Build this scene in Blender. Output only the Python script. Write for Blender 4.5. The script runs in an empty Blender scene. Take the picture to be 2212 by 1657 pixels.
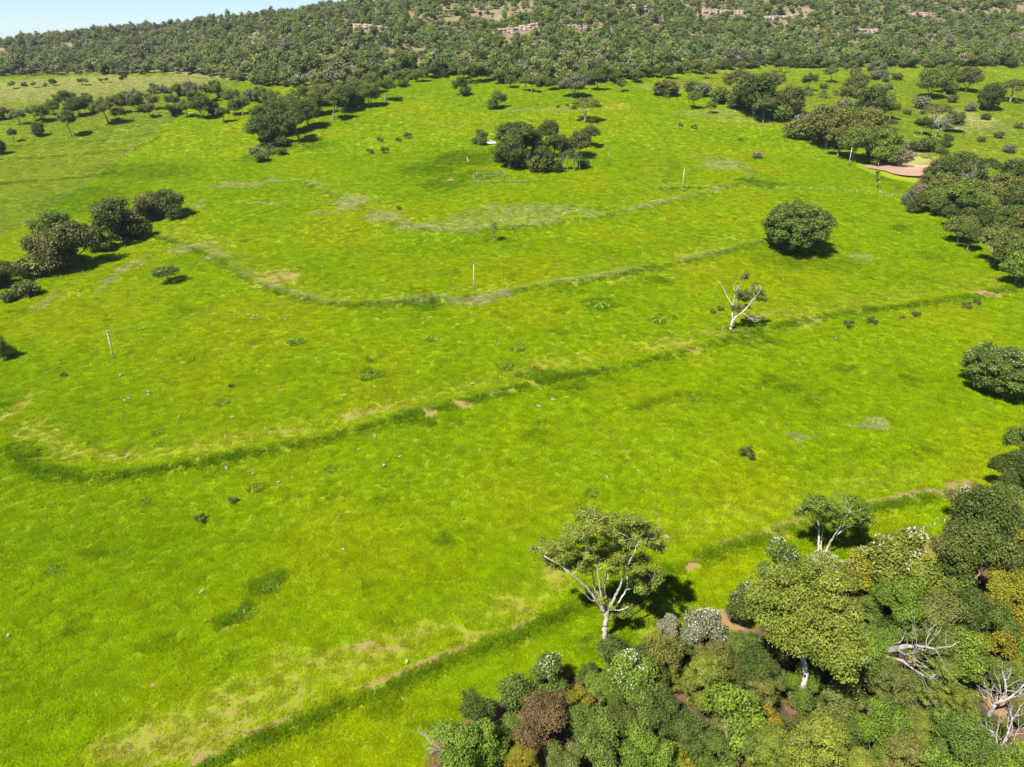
import bpy, math, random
import numpy as np

# ------------------------------------------------------------------ camera, sky, sun, exposure
S = bpy.context.scene
C = S.collection
CAM_Z, PITCH, F, PW, PH = 65.0, math.radians(25.5), 1534.0, 2212.0, 1657.0
cam_d = bpy.data.cameras.new('camera'); cam = bpy.data.objects.new('camera', cam_d); C.objects.link(cam)
cam.location = (0, 0, CAM_Z); cam.rotation_euler = (math.pi / 2 - PITCH, 0, 0)
cam_d.sensor_width = 36.0; cam_d.lens = 36.0 * F / PW; cam_d.clip_start = 0.5; cam_d.clip_end = 30000
S.camera = cam

SUN_EL, SUN_AZ = math.radians(54), math.radians(220)      # azimuth clockwise from +Y (where the sun stands)
sdir = np.array([math.sin(SUN_AZ) * math.cos(SUN_EL), math.cos(SUN_AZ) * math.cos(SUN_EL), math.sin(SUN_EL)])
wd = bpy.data.worlds.new('World'); S.world = wd; wd.use_nodes = True
wn, wl = wd.node_tree.nodes, wd.node_tree.links
sky = wn.new('ShaderNodeTexSky'); sky.sky_type = 'NISHITA'; sky.sun_disc = False
sky.sun_elevation = SUN_EL; sky.sun_rotation = SUN_AZ
sky.altitude = 400; sky.air_density = 0.8; sky.dust_density = 0.05; sky.ozone_density = 5.5
bgn = wn['Background']; bgn.inputs['Strength'].default_value = 0.058
wl.new(sky.outputs['Color'], bgn.inputs['Color'])
sun_d = bpy.data.lights.new('sun', 'SUN'); sun = bpy.data.objects.new('sun', sun_d); C.objects.link(sun)
sun_d.energy = 5.0; sun_d.angle = math.radians(0.53); sun_d.color = (1.0, 0.95, 0.87)
from mathutils import Vector
sun.rotation_euler = Vector(sdir).to_track_quat('Z', 'Y').to_euler()
sun.location = (-200, -200, 300)
S.view_settings.view_transform = 'Standard'; S.view_settings.look = 'None'
S.view_settings.exposure = 1.38; S.view_settings.gamma = 1.0; S.view_settings.use_curve_mapping = False
S.render.engine = 'CYCLES'
S.cycles.use_denoising = True
S.cycles.max_bounces = 6; S.cycles.diffuse_bounces = 3; S.cycles.glossy_bounces = 2
S.cycles.transmission_bounces = 4; S.cycles.transparent_max_bounces = 4; S.cycles.volume_bounces = 0

HAZE = .000065
R0 = np.random.default_rng(11)

# ------------------------------------------------------------------ numeric helpers
def vnoise(x, y, seed=0):
    x = np.asarray(x, float); y = np.asarray(y, float)
    xi = np.floor(x).astype(np.int64); yi = np.floor(y).astype(np.int64)
    fx = x - xi; fy = y - yi
    fx = fx * fx * (3 - 2 * fx); fy = fy * fy * (3 - 2 * fy)
    def h(a, b):
        n = (a * 374761393 + b * 668265263 + seed * 974634777) & 0x7fffffff
        n = ((n ^ (n >> 13)) * 1274126177) & 0x7fffffff
        return ((n ^ (n >> 16)) & 0xffff) / 65535.0
    return (h(xi, yi) * (1 - fx) + h(xi + 1, yi) * fx) * (1 - fy) + (h(xi, yi + 1) * (1 - fx) + h(xi + 1, yi + 1) * fx) * fy

def fbm(x, y, seed=0, o=4):
    s = 0; a = 0.5; t = 0
    for k in range(o):
        s = s + a * vnoise(x * 2 ** k, y * 2 ** k, seed + k); t += a; a *= 0.5
    return s / t

def sstep(a, b, x):
    t = np.clip((np.asarray(x, float) - a) / (b - a), 0, 1); return t * t * (3 - 2 * t)

_yt = np.arange(-400, 900, 2.0)
_zt = np.interp(_yt, [-400, 0, 70, 110, 180, 250, 330, 420, 500, 560, 900], [0, 0, 0, 1, 6, 13, 23, 36, 46, 49, 49])
_k = np.exp(-0.5 * (np.arange(-30, 31) * 2 / 18.0) ** 2); _k /= _k.sum()
_zt = np.convolve(np.pad(_zt, 30, mode='edge'), _k, mode='valid')

def crest_z(x): return np.interp(x, [-1500, -800, -600, -430, -300, -180, -60, 60, 300, 900], [42, 56, 66, 77, 86, 94, 101, 109, 115, 115])

def plain(x, y):
    x = np.asarray(x, float); y = np.asarray(y, float)
    z = np.interp(y, _yt, _zt)
    dome = 5.0 * (1 - np.exp(-(x / 115.0) ** 2)) * sstep(90, 200, y) * (1 - sstep(330, 480, y))
    z = z - dome
    z = z - 7.0 * sstep(150, 520, -x) * sstep(330, 520, y)                       # lower meadow
    z = z + 0.9 * (fbm(x / 45, y / 45, 3, 3) - 0.5) + 0.55 * (fbm(x / 9, y / 9, 5, 2) - 0.5)
    return z

def ray(px, py):
    u = (px - PW / 2) / F; v = (PH / 2 - py) / F
    return np.array([u, math.cos(PITCH) + v * math.sin(PITCH), -math.sin(PITCH) + v * math.cos(PITCH)])

_T = np.geomspace(25, 2500, 900)
def march(d, extra=None, ground=None):
    P = _T[:, None] * d[None, :]
    f = CAM_Z + P[:, 2] - (ground or base)(P[:, 0], P[:, 1])
    if extra is not None: f = f - extra(_T)
    i = np.argmax(f < 0)
    if i == 0: i = len(_T) - 1 if f[0] > 0 else 1
    a = f[i - 1] / (f[i - 1] - f[i]); return _T[i - 1] + a * (_T[i] - _T[i - 1])


def _foot():
    px = [(-200,170),(0,170),(150,164),(330,166),(450,180),(560,198),(700,200),(800,186),(870,172),(1000,168),(1060,178),(1200,192),(1300,182),(1400,172),(1470,163),(1560,156),(1700,150),(1900,150),(2212,150),(2400,150)]
    w = []
    for p in px: d = ray(*p); t = march(d, ground=plain); w.append((d[0] * t, d[1] * t))
    w = np.array(w); return w[np.argsort(w[:, 0])]
_FT = _foot()
def foot_y(x): return np.interp(x, _FT[:, 0], _FT[:, 1])

def base(x, y):
    x = np.asarray(x, float); y = np.asarray(y, float); z = plain(x, y)
    fy = foot_y(x) + 26 * (fbm(x / 70, y * 0, 21, 2) - 0.5)
    t = (y - fy) / 300.0
    tc = np.clip(t, 0, 1)
    prof = 0.72 * tc + 0.28 * tc * tc * (3 - 2 * tc)
    hn = (fbm(x / 60, y / 60, 31, 4) - 0.5)
    ledge = 4.5 * sstep(0.60, 0.618, t + 0.05 * hn) * sstep(0.42, 0.55, fbm(x / 55, y * 0, 77, 2))
    top = crest_z(x) - 46
    z = z + top * prof + sstep(0.05, 0.4, tc) * (9 * hn + ledge - 2.0)
    back = np.clip((y - fy - 330) / 900.0, 0, 1)
    z = z - back * (top + 30)
    return z

def hit(px, py):
    d = ray(px, py); t = march(d); return d[0] * t, d[1] * t, t

def hitw(pts): return np.array([hit(*p)[:2] for p in pts])

def height_from_px(x, y, z0, topy):
    d = ray(PW / 2, topy); return max(0.3, CAM_Z + d[2] / d[1] * y - z0)

def seg_dist(x, y, pts):
    best = np.full(x.shape, 1e9); sgn = np.zeros(x.shape); along = np.zeros(x.shape)
    L = 0
    for (ax, ay), (bx, by) in zip(pts[:-1], pts[1:]):
        dx, dy = bx - ax, by - ay; l2 = dx * dx + dy * dy + 1e-9
        t = np.clip(((x - ax) * dx + (y - ay) * dy) / l2, 0, 1)
        ex, ey = x - ax - t * dx, y - ay - t * dy
        q = np.hypot(ex, ey); m = q < best
        best = np.where(m, q, best)
        cr = dx * (y - ay) - dy * (x - ax)
        sgn = np.where(m, np.where(cr >= 0, q, -q), sgn)
        along = np.where(m, L + t * math.sqrt(l2), along); L += math.sqrt(l2)
    return best, sgn, along

# ------------------------------------------------------------------ pasture layout (traced in photo pixels, laid on the terrain)
TERR = [  # points, bank height, strength of tall weeds, pale dry grass, bare strip uphill
    ([(40,970),(75,1005),(130,1024),(220,1030),(330,1015),(450,995),(560,975),(690,950),(800,920),(900,893),(990,870),(1080,848),(1160,828),(1200,815),(1290,803),(1400,778),(1500,755),(1600,725),(1700,700),(1800,680),(1900,668),(2000,655),(2100,640),(2185,622)], 0.75, .85, 0.05, 0.42),
    ([(350,512),(420,535),(480,560),(510,585),(560,610),(620,635),(700,655),(770,660),(850,656),(960,648),(1050,640),(1150,622),(1300,600),(1400,580),(1500,560),(1600,535),(1650,522)], 0.65, 0.65, 0.5, 0.3),
    ([(670,398),(740,430),(800,455),(860,480),(910,495),(980,500),(1060,498),(1150,488),(1300,468),(1400,445),(1480,428),(1550,412)], 0.55, 0.4, 0.68, 0.2),
    ([(380,1690),(430,1652),(550,1592),(650,1550),(720,1522),(800,1490),(900,1450),(980,1415),(1080,1380),(1160,1345),(1280,1290),(1400,1245),(1480,1215),(1560,1180),(1650,1155),(1720,1130),(1850,1100),(1950,1078),(2100,1052)], 0.6, .9, 0.0, 0.25),
    ([(1430,408),(1500,406),(1580,402),(1615,388),(1620,372),(1600,358),(1550,346),(1500,338)], 0.45, 0.5, 0.5, 0.0),
    ([(740,190),(860,207),(1000,228),(1110,235),(1200,222),(1250,208)], 0.3, 0.35, 0.2, 0.0),
    ([(700,262),(860,270),(1000,270),(1150,262)], 0.3, 0.25, 0.25, 0.0),
    ([(0,345),(120,338),(220,330),(290,322),(335,300)], 0.3, 0.55, 0.0, 0.0),
    ([(0,397),(110,390),(190,383),(240,372)], 0.3, 0.7, 0.0, 0.1),
    ([(0,318),(130,308),(260,300),(350,285)], 0.25, 0.4, 0.0, 0.0),
    ([(1370,880),(1420,862),(1480,848),(1540,852)], 0.3, 0.6, 0.0, 0.0),
    ([(1430,392),(1450,360),(1440,335)], 0.3, 0.3, 0.1, 0.15),
]
TW = [(hitw(p), a, b, c, d) for p, a, b, c, d in TERR]
# bare soil: cx, cy, rx, ry, strength
SOIL = [(790,1402,110,14,.75),(720,1440,140,44,.52),(880,1372,80,20,.58),(560,1500,150,46,.52),(430,1560,150,55,.60),(330,1610,140,52,.60),(1010,1362,60,14,.6),(1195,1255,45,22,.6),(1110,1310,60,20,.55),
 
 (1568,1335,34,26,1.1),(1590,1355,24,16,1.1),(1486,1213,10,14,.9),(1445,1165,16,8,.8),(1655,1158,40,10,.7),(1720,1132,14,7,.7),(1410,1330,60,40,.45),(1440,1365,70,30,.5),(1480,1400,80,40,.45),
 (1965,1078,18,9,.95),(2040,1066,70,10,.95),(2110,1058,40,9,.9),
 (600,930,60,14,.6),(660,932,30,9,.55),(790,890,50,10,.75),(850,882,50,9,.65),(230,985,110,12,.55),(40,880,22,40,.6),(60,930,22,20,.55),(430,985,60,8,.4),
 (1000,868,22,6,.9),(930,888,22,5,.85),(1080,850,30,5,.8),(1150,835,24,4,.7),
 (1450,748,70,16,.6),(1560,722,70,14,.6),(1690,690,60,12,.55),(1790,672,70,9,.55),(2130,636,55,5,.9),(1620,735,40,8,.5),(1745,690,40,6,.6),
 (600,600,48,17,.75),(560,588,26,10,.6),(130,640,40,18,.55),(1330,605,60,8,.4),(1500,575,60,8,.4),(1420,590,50,7,.35),
 (1405,372,22,12,.4),(1330,228,30,6,.55),(350,472,24,5,.8),(975,391,9,3,1),(1975,362,46,13,1.2),(2010,350,40,10,1.1),(1955,345,20,10,.9),(1968,322,10,12,.8),(1905,420,20,4,.7),
 (2090,345,30,14,1.0),(2170,1530,50,45,1.15),(2040,1525,45,42,1.0),(1785,1440,50,60,.8),(1720,1500,80,50,.5),(1900,1480,60,40,.6),(2030,1200,40,40,.8),(2180,1240,40,50,.8),(1880,1640,40,40,.7),(1500,1500,50,40,.5),
 (2090,255,50,16,.55),(2050,275,40,8,.6),(1590,195,30,6,.6),(1540,178,40,6,.5),(1160,182,50,3,.5),(850,178,30,3,.5),(600,842,16,5,.5),(1165,1060,30,6,.35)]
DRY = [(262,590,14,32,.8),(95,655,14,22,.6),(1160,452,120,10,.6),(1000,480,80,14,.5),(1110,470,120,16,.45),(560,395,90,4,.8),(490,405,60,4,.7),(700,462,26,5,.8),(560,437,28,4,.8),(600,440,20,4,.6),(430,445,8,8,.7),
 (1870,915,46,9,.85),(1725,940,24,8,.6),(1005,650,60,6,.9),(1080,640,34,8,.9),(1855,556,26,5,.7),(1560,358,45,9,.7),(1220,238,60,6,.5),(1100,240,60,5,.4),(2080,260,70,25,.7),(1960,330,36,16,.8),(1440,190,80,5,.5),(1620,250,140,16,.45),
 (760,435,36,16,.9),(830,470,36,10,.85),(900,492,40,6,.8),(1010,498,60,4,.8),(420,535,50,9,.8),(470,555,24,10,.75),(100,190,260,22,.9),(300,180,160,14,.85)]
WEED = [(915,655,40,16,1.1),(1165,815,36,12,1.0),(1290,657,36,8,.8),(1240,835,40,20,.6),(1600,722,60,16,.9),(1640,735,50,16,.7),(585,1262,34,24,1),(525,1325,32,26,1),(1430,608,30,8,.8),(1000,345,75,16,.85),(930,365,60,14,.7),(1090,330,40,10,.7),(960,395,50,14,.6),(1030,380,60,10,.5),
 (1725,560,110,22,.55),(640,315,70,12,.6),(560,340,40,8,.7),(800,808,36,10,.8),(1400,1310,120,60,.55),(1330,1400,90,40,.45),(1850,1175,160,50,.4),(1640,398,46,5,.8),(300,370,110,16,.5),(220,430,120,30,.45),(1905,380,10,40,.6),(130,1030,70,14,.7),(50,1000,50,18,.5),(900,900,40,10,.7)]
R1 = np.random.default_rng(5)
for i in range(110):
    px, py = R1.uniform(0, 2100), 420 + 1180 * R1.random() ** 1.1
    if px > 1300 and py > 1150: continue
    w = R1.uniform(10, 30) * (0.5 + py / 1657.); WEED.append((px, py, w, w * R1.uniform(.35, .6) * (.5 + .6 * py / 1657.), R1.uniform(.3, .65)))
TRAIL = hitw([(1310,925),(1345,965),(1372,1010),(1390,1050),(1412,1090),(1425,1130),(1440,1165)])
NEAR_WOOD = hitw([(900,1700),(935,1600),(985,1560),(1110,1500),(1290,1440),(1390,1400),(1500,1380),(1630,1350),(1720,1300),(1850,1270),(2010,1250),(2070,1170),(2120,1090),(2260,980),(2300,1200),(2400,1720)])
BELT = hitw([(1945,425),(1990,385),(2040,365),(2120,372),(2180,400),(2300,420),(2330,640),(2212,605),(2150,560),(2110,505),(2060,480),(2000,452)])
FENCE_L = hitw([(-60,545),(0,512),(60,480),(120,440),(190,395),(250,350),(290,325),(340,285),(400,240),(450,215)])
GULLY = hitw([(1470,182),(1540,205),(1620,222),(1700,250),(1790,285),(1860,305),(1930,335)])

def inpoly(x, y, poly):
    r = np.zeros(x.shape, bool); n = len(poly)
    for i in range(n):
        x1, y1 = poly[i]; x2, y2 = poly[(i + 1) % n]
        c = ((y1 > y) != (y2 > y)) & (x < (x2 - x1) * (y - y1) / (y2 - y1 + 1e-12) + x1)
        r ^= c
    return r

def ell_world(L):
    out = []
    for cx, cy, rx, ry, s in L:
        x, y, t = hit(cx, cy); _, y2, _ = hit(cx, max(cy - ry, 20)); _, y3, _ = hit(cx, min(cy + ry, 1700))
        out.append((x, y, rx * t / F, max(0.3, abs(y2 - y3) / 2), s))
    return out
SOILW, DRYW, WEEDW = ell_world(SOIL), ell_world(DRY), ell_world(WEED)

def splat(x, y, L):
    m = np.zeros(x.shape); w_ = 1 + np.hypot(x, y) / 200.
    x = x + 3.2 * w_ * (fbm(x / 4.5, y / 4.5, 91, 3) - .5); y = y + 4.5 * w_ * (fbm(x / 4.5, y / 4.5, 95, 3) - .5)
    for cx, cy, rx, ry, s in L:
        sel = np.nonzero((abs(x - cx) < 1.6 * rx) & (abs(y - cy) < 1.6 * ry))[0]
        if len(sel):
            q = ((x[sel] - cx) / rx) ** 2 + ((y[sel] - cy) / ry) ** 2
            m[sel] = np.maximum(m[sel], s * (1 - sstep(0.25, 2.0, q)))
    return m

def fields(x, y):
    """bank height, soil, dry, weed, wild (0 pasture .. 1 hill floor), pale zone"""
    shp = x.shape; x = x.ravel().astype(float); y = y.ravel().astype(float)
    bank = np.zeros(x.shape); soil = splat(x, y, SOILW); dry = splat(x, y, DRYW); weed = splat(x, y, WEEDW)
    for it, (pts, hgt, wk, dk, sk) in enumerate(TW):
        crest = it == 3
        lo = pts.min(0) - 14; hi = pts.max(0) + 14
        sel = np.nonzero((x > lo[0]) & (x < hi[0]) & (y > lo[1]) & (y < hi[1]))[0]
        if not len(sel): continue
        q, sg, al = seg_dist(x[sel], y[sel], pts)
        wob = 0.6 + 0.8 * vnoise(al / 6.0, al * 0, 9); k = 1 + np.hypot(x[sel], y[sel]) / 450.
        bank[sel] = np.maximum(bank[sel], hgt * np.exp(-(q / (1.5 * k)) ** 2) * (0.7 + .3 * wob))
        weed[sel] = np.maximum(weed[sel], wk * np.exp(-((sg + .8 * k) / (.95 * k)) ** 2) * (.3 + .65 * wob))
        dry[sel] = np.maximum(dry[sel], dk * np.exp(-((sg - .3) / (1.2 * k)) ** 2) * np.clip(1.9 * vnoise(al / 9.0, al * 0, 29) - .25, 0, 1.2))
        soil[sel] = np.maximum(soil[sel], sk * np.exp(-((sg - 4.0 * k) / (3.2 * k)) ** 2) * wob)
        if crest: soil[sel] = np.maximum(soil[sel], np.exp(-((sg - .2) / .6) ** 2) * np.clip(2.4 * vnoise(al / 2.6, al * 0, 19) - .5, 0, 1.0))
    q, sg, al = seg_dist(x, y, TRAIL)
    soil = np.maximum(soil, 0.75 * np.exp(-(q / 0.35) ** 2) * (vnoise(al / 1.5, al * 0, 4) > .35))
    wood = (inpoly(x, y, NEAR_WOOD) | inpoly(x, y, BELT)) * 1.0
    qg, sgg, _ = seg_dist(x, y, GULLY)
    pale = np.where((qg < 400) & (sgg > 3) & (x > 60) & (y > 225), .5, 0.0)
    qf, sgf, _ = seg_dist(x, y, FENCE_L)
    pale = np.where((sgf > 0) & (x < -60) & (y > 120), .55 + .35 * sstep(330, 560, y), pale)
    soil = np.maximum(soil, np.where(qg < 5, .5, 0) * (y < 520))
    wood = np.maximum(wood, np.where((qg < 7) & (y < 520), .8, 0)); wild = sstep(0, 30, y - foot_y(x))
    return [a.reshape(shp) for a in (bank, soil, dry, weed, wild, pale, wood)]

def HZ(x, y):
    x = np.atleast_1d(np.asarray(x, float)); y = np.atleast_1d(np.asarray(y, float))
    b = np.zeros(x.shape)
    for pts, hgt, *_ in TW:
        q, _, _ = seg_dist(x, y, pts); k = 1 + np.hypot(x, y) / 450.
        b = np.maximum(b, hgt * np.exp(-(q / (1.5 * k)) ** 2) * .9)
    return base(x, y) + b

# ------------------------------------------------------------------ materials
def newmat(name):
    m = bpy.data.materials.new(name); m.use_nodes = True
    nt = m.node_tree; nt.nodes.clear()
    out = nt.nodes.new('ShaderNodeOutputMaterial'); return m, nt.nodes, nt.links, out

def N(nodes, typ, **kw):
    n = nodes.new(typ)
    for k, v in kw.items():
        if k in n.inputs and not hasattr(n, k): n.inputs[k].default_value = v
        else: setattr(n, k, v)
    return n

def mixc(nodes, links, fac, a, b, mode='MIX'):
    n = nodes.new('ShaderNodeMix'); n.data_type = 'RGBA'; n.blend_type = mode
    for sock, v in ((n.inputs[0], fac), (n.inputs[6], a), (n.inputs[7], b)):
        if isinstance(v, (int, float)): sock.default_value = v
        elif isinstance(v, tuple): sock.default_value = (*v, 1) if len(v) == 3 else v
        else: links.new(v, sock)
    return n.outputs[2]

def math_(nodes, links, op, a, b=None, c=None, clamp=False):
    n = nodes.new('ShaderNodeMath'); n.operation = op; n.use_clamp = clamp
    for i, v in enumerate((a, b, c)):
        if v is None: continue
        if isinstance(v, (int, float)): n.inputs[i].default_value = v
        else: links.new(v, n.inputs[i])
    return n.outputs[0]

def noise(nodes, links, vec, scale, detail=3.0, rough=.55):
    n = nodes.new('ShaderNodeTexNoise'); n.inputs['Scale'].default_value = scale; n.inputs['Detail'].default_value = detail; n.inputs['Roughness'].default_value = rough
    links.new(vec, n.inputs['Vector']); return n.outputs['Fac']

def ramp(nodes, links, fac, stops):
    n = nodes.new('ShaderNodeValToRGB'); e = n.color_ramp.elements
    while len(e) < len(stops): e.new(0.5)
    for i, (p, c) in enumerate(stops): e[i].position = p; e[i].color = (*c, 1)
    links.new(fac, n.inputs[0]); return n.outputs[0]

def smooth(nodes, links, v, a, b):
    n = nodes.new('ShaderNodeMapRange'); n.interpolation_type = 'SMOOTHSTEP'
    n.inputs['From Min'].default_value = a; n.inputs['From Max'].default_value = b
    links.new(v, n.inputs['Value']); return n.outputs['Result']

G_BRIGHT, G_DEEP, G_YEL = (.265, .368, .001), (.205, .318, .001), (.305, .355, .002)
SOIL_A, SOIL_B = (.150, .092, .048), (.235, .156, .086)

def mat_ground():
    m, n, l, out = newmat('pasture_ground')
    geo = n.new('ShaderNodeNewGeometry'); pos = geo.outputs['Position']
    att = N(n, 'ShaderNodeAttribute', attribute_name='mask'); sep = n.new('ShaderNodeSeparateColor'); l.new(att.outputs['Color'], sep.inputs[0])
    soil, dry, weed = sep.outputs[0], sep.outputs[1], sep.outputs[2]
    a2 = N(n, 'ShaderNodeAttribute', attribute_name='zone'); s2 = n.new('ShaderNodeSeparateColor'); l.new(a2.outputs['Color'], s2.inputs[0])
    wild, pale, wood = s2.outputs[0], s2.outputs[1], s2.outputs[2]
    n1 = noise(n, l, pos, 0.035, 4); n2 = noise(n, l, pos, 0.4, 4); n3 = noise(n, l, pos, 2.2, 4, .65); n4 = noise(n, l, pos, 7.0, 2, .6)
    f = math_(n, l, 'ADD', math_(n, l, 'MULTIPLY', n1, .45), math_(n, l, 'ADD', math_(n, l, 'MULTIPLY', n2, .45), math_(n, l, 'MULTIPLY', n3, .1)))
    grass = ramp(n, l, f, [(.30, G_DEEP), (.52, G_BRIGHT), (.75, G_YEL)])
    grass = mixc(n, l, math_(n, l, 'MULTIPLY', pale, .75), grass, mixc(n, l, n2, (.215, .25, .04), (.28, .28, .08)))
    grass = mixc(n, l, smooth(n, l, math_(n, l, 'ADD', weed, math_(n, l, 'MULTIPLY', math_(n, l, 'SUBTRACT', n3, .5), .8)), .3, 1.1), grass, (.075, .145, .010))
    grass = mixc(n, l, smooth(n, l, math_(n, l, 'ADD', dry, math_(n, l, 'MULTIPLY', math_(n, l, 'SUBTRACT', n3, .5), 1.1)), .3, 1.0), grass, (.37, .365, .15))
    so = mixc(n, l, n3, SOIL_A, SOIL_B); so = mixc(n, l, math_(n, l, 'MULTIPLY', n4, .35), so, (.20, .09, .055))
    sf = smooth(n, l, math_(n, l, 'ADD', soil, math_(n, l, 'ADD', math_(n, l, 'MULTIPLY', math_(n, l, 'SUBTRACT', n3, .5), 1.9), math_(n, l, 'MULTIPLY', math_(n, l, 'SUBTRACT', n4, .5), 1.5))), .52, .88)
    grass = mixc(n, l, .62, grass, (.085, .085, .008))
    col = mixc(n, l, sf, grass, so)
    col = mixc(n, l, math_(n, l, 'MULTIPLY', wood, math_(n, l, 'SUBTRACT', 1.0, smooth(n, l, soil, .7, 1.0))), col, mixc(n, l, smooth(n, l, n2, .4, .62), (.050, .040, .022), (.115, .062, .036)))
    h1 = noise(n, l, pos, .05, 5, .6)
    hill = ramp(n, l, h1, [(.38, (.078, .09, .028)), (.50, (.138, .125, .056)), (.64, (.20, .143, .095))])
    hill = mixc(n, l, n3, hill, mixc(n, l, .5, hill, (.12, .09, .05)))
    col = mixc(n, l, wild, col, hill)
    b = N(n, 'ShaderNodeBsdfPrincipled', Roughness=.95); b.inputs['Specular IOR Level'].default_value = .1
    l.new(col, b.inputs['Base Color'])
    bmp = n.new('ShaderNodeBump'); bmp.inputs['Strength'].default_value = .3; bmp.inputs['Distance'].default_value = .08
    l.new(math_(n, l, 'ADD', n3, math_(n, l, 'MULTIPLY', n4, .5)), bmp.inputs['Height']); l.new(bmp.outputs[0], b.inputs['Normal'])
    l.new(b.outputs[0], out.inputs[0]); return m

def mat_leaf(name, src, trans=.3, vr=.95, spec=.1):
    """src: 'object' takes the object's colour, 'instancer' the tint carried by each point"""
    m, n, l, out = newmat(name)
    if src == 'object': col = n.new('ShaderNodeObjectInfo').outputs['Color']
    else:
        a = N(n, 'ShaderNodeAttribute', attribute_name='tint'); a.attribute_type = 'INSTANCER'; col = a.outputs['Color']
    v = N(n, 'ShaderNodeAttribute', attribute_name='var').outputs['Fac']
    hsv = n.new('ShaderNodeHueSaturation')
    l.new(col, hsv.inputs['Color'])
    l.new(math_(n, l, 'ADD', math_(n, l, 'MULTIPLY', v, vr), 1.02 - vr * .5), hsv.inputs['Value'])
    l.new(math_(n, l, 'ADD', math_(n, l, 'MULTIPLY', v, -.035), .517), hsv.inputs['Hue'])
    c = hsv.outputs[0]
    d = N(n, 'ShaderNodeBsdfPrincipled', Roughness=.5); d.inputs['Specular IOR Level'].default_value = spec; l.new(c, d.inputs['Base Color'])
    t = n.new('ShaderNodeBsdfTranslucent'); l.new(mixc(n, l, 1.0, c, (1.15, 1.25, .5), 'MULTIPLY'), t.inputs['Color'])
    mx = n.new('ShaderNodeMixShader'); mx.inputs[0].default_value = trans
    l.new(d.outputs[0], mx.inputs[1]); l.new(t.outputs[0], mx.inputs[2]); l.new(mx.outputs[0], out.inputs[0]); return m

def mat_bark(name, col=None):
    m, n, l, out = newmat(name)
    c0 = n.new('ShaderNodeObjectInfo').outputs['Color'] if col is None else None
    tc = n.new('ShaderNodeTexCoord'); mp = n.new('ShaderNodeMapping'); mp.inputs['Scale'].default_value = (1, 1, .35); l.new(tc.outputs['Object'], mp.inputs[0])
    nz = noise(n, l, mp.outputs[0], 5, 5, .65)
    c = mixc(n, l, smooth(n, l, nz, .38, .62), mixc(n, l, 1.0, c0 if col is None else col, (.5, .46, .42), 'MULTIPLY'), c0 if col is None else col)
    b = N(n, 'ShaderNodeBsdfPrincipled', Roughness=.9); b.inputs['Specular IOR Level'].default_value = .15; l.new(c, b.inputs['Base Color'])
    bp = n.new('ShaderNodeBump'); bp.inputs['Strength'].default_value = .4; bp.inputs['Distance'].default_value = .05; l.new(nz, bp.inputs['Height']); l.new(bp.outputs[0], b.inputs['Normal'])
    l.new(b.outputs[0], out.inputs[0]); return m

def mat_plain(name, col, rough=.7, metal=0, spec=.3, var=.25, scale=4.0):
    m, n, l, out = newmat(name)
    tc = n.new('ShaderNodeTexCoord'); nz = noise(n, l, tc.outputs['Object'], scale, 4)
    c = mixc(n, l, nz, tuple(x * (1 - var) for x in col), tuple(min(1, x * (1 + var)) for x in col))
    b = N(n, 'ShaderNodeBsdfPrincipled', Roughness=rough, Metallic=metal); b.inputs['Specular IOR Level'].default_value = spec
    l.new(c, b.inputs['Base Color']); l.new(b.outputs[0], out.inputs[0]); return m

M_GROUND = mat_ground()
M_LEAF, M_LEAFI = mat_leaf('leaf', 'object', .2, 1.1), mat_leaf('leaf_tinted', 'instancer', .25, 1.0)
M_GRASS = mat_leaf('grass_blade', 'instancer', .5, .4, .0)
M_BARK, M_BARKI = mat_bark('bark'), mat_bark('bark_grey', (.22, .18, .14))
M_BLOSSOM = mat_plain('blossom', (.42, .42, .32), .8, var=.2)
M_DRYFROND = mat_plain('dry_frond', (.30, .22, .12), .9)
M_CONC = mat_plain('concrete', (.40, .385, .345), .85, var=.18)
M_WOODP = mat_plain('weathered_wood', (.20, .17, .135), .9)
M_POST = mat_plain('pale_post', (.34, .32, .28), .9)
M_WIRE = mat_plain('wire', (.32, .32, .31), .5, .7)
M_WHITE = mat_plain('car_paint', (.78, .78, .76), .35, 0, .5, .04)
M_GLASS = mat_plain('dark_glass', (.03, .035, .04), .12, 0, .6, .1)
M_RUBBER = mat_plain('rubber', (.03, .03, .03), .85)
M_SOILM = mat_plain('red_earth', (.23, .115, .075), .95, var=.3, scale=6)
M_ROCK = mat_plain('ledge_rock', (.25, .185, .155), .95, var=.45, scale=.6)

# ------------------------------------------------------------------ mesh helpers
def mesh(name, V, Fc, mats, var=None, smooth_=False, midx=None):
    me = bpy.data.meshes.new(name)
    V = np.asarray(V, np.float32); me.vertices.add(len(V)); me.vertices.foreach_set('co', V.ravel())
    if isinstance(Fc, np.ndarray):
        k = Fc.shape[1]; ls = np.arange(len(Fc), dtype=np.int32) * k; idx = Fc.astype(np.int32).ravel()
    else:
        ln = np.array([len(f) for f in Fc], np.int32); ls = np.concatenate([[0], np.cumsum(ln)[:-1]]).astype(np.int32)
        idx = np.array([i for f in Fc for i in f], np.int32)
    me.loops.add(len(idx)); me.loops.foreach_set('vertex_index', idx)
    me.polygons.add(len(ls)); me.polygons.foreach_set('loop_start', ls)
    if smooth_: me.polygons.foreach_set('use_smooth', np.ones(len(ls), bool))
    for mt in (mats if isinstance(mats, (list, tuple)) else [mats]): me.materials.append(mt)
    if midx is not None: me.polygons.foreach_set('material_index', np.asarray(midx, np.int32))
    if var is not None:
        a = me.attributes.new('var', 'FLOAT', 'POINT'); a.data.foreach_set('value', np.asarray(var, np.float32))
    me.update(calc_edges=True); return me

def obj(name, me, parent=None):
    o = bpy.data.objects.new(name, me); C.objects.link(o)
    if parent is not None: o.parent = parent
    return o

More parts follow.
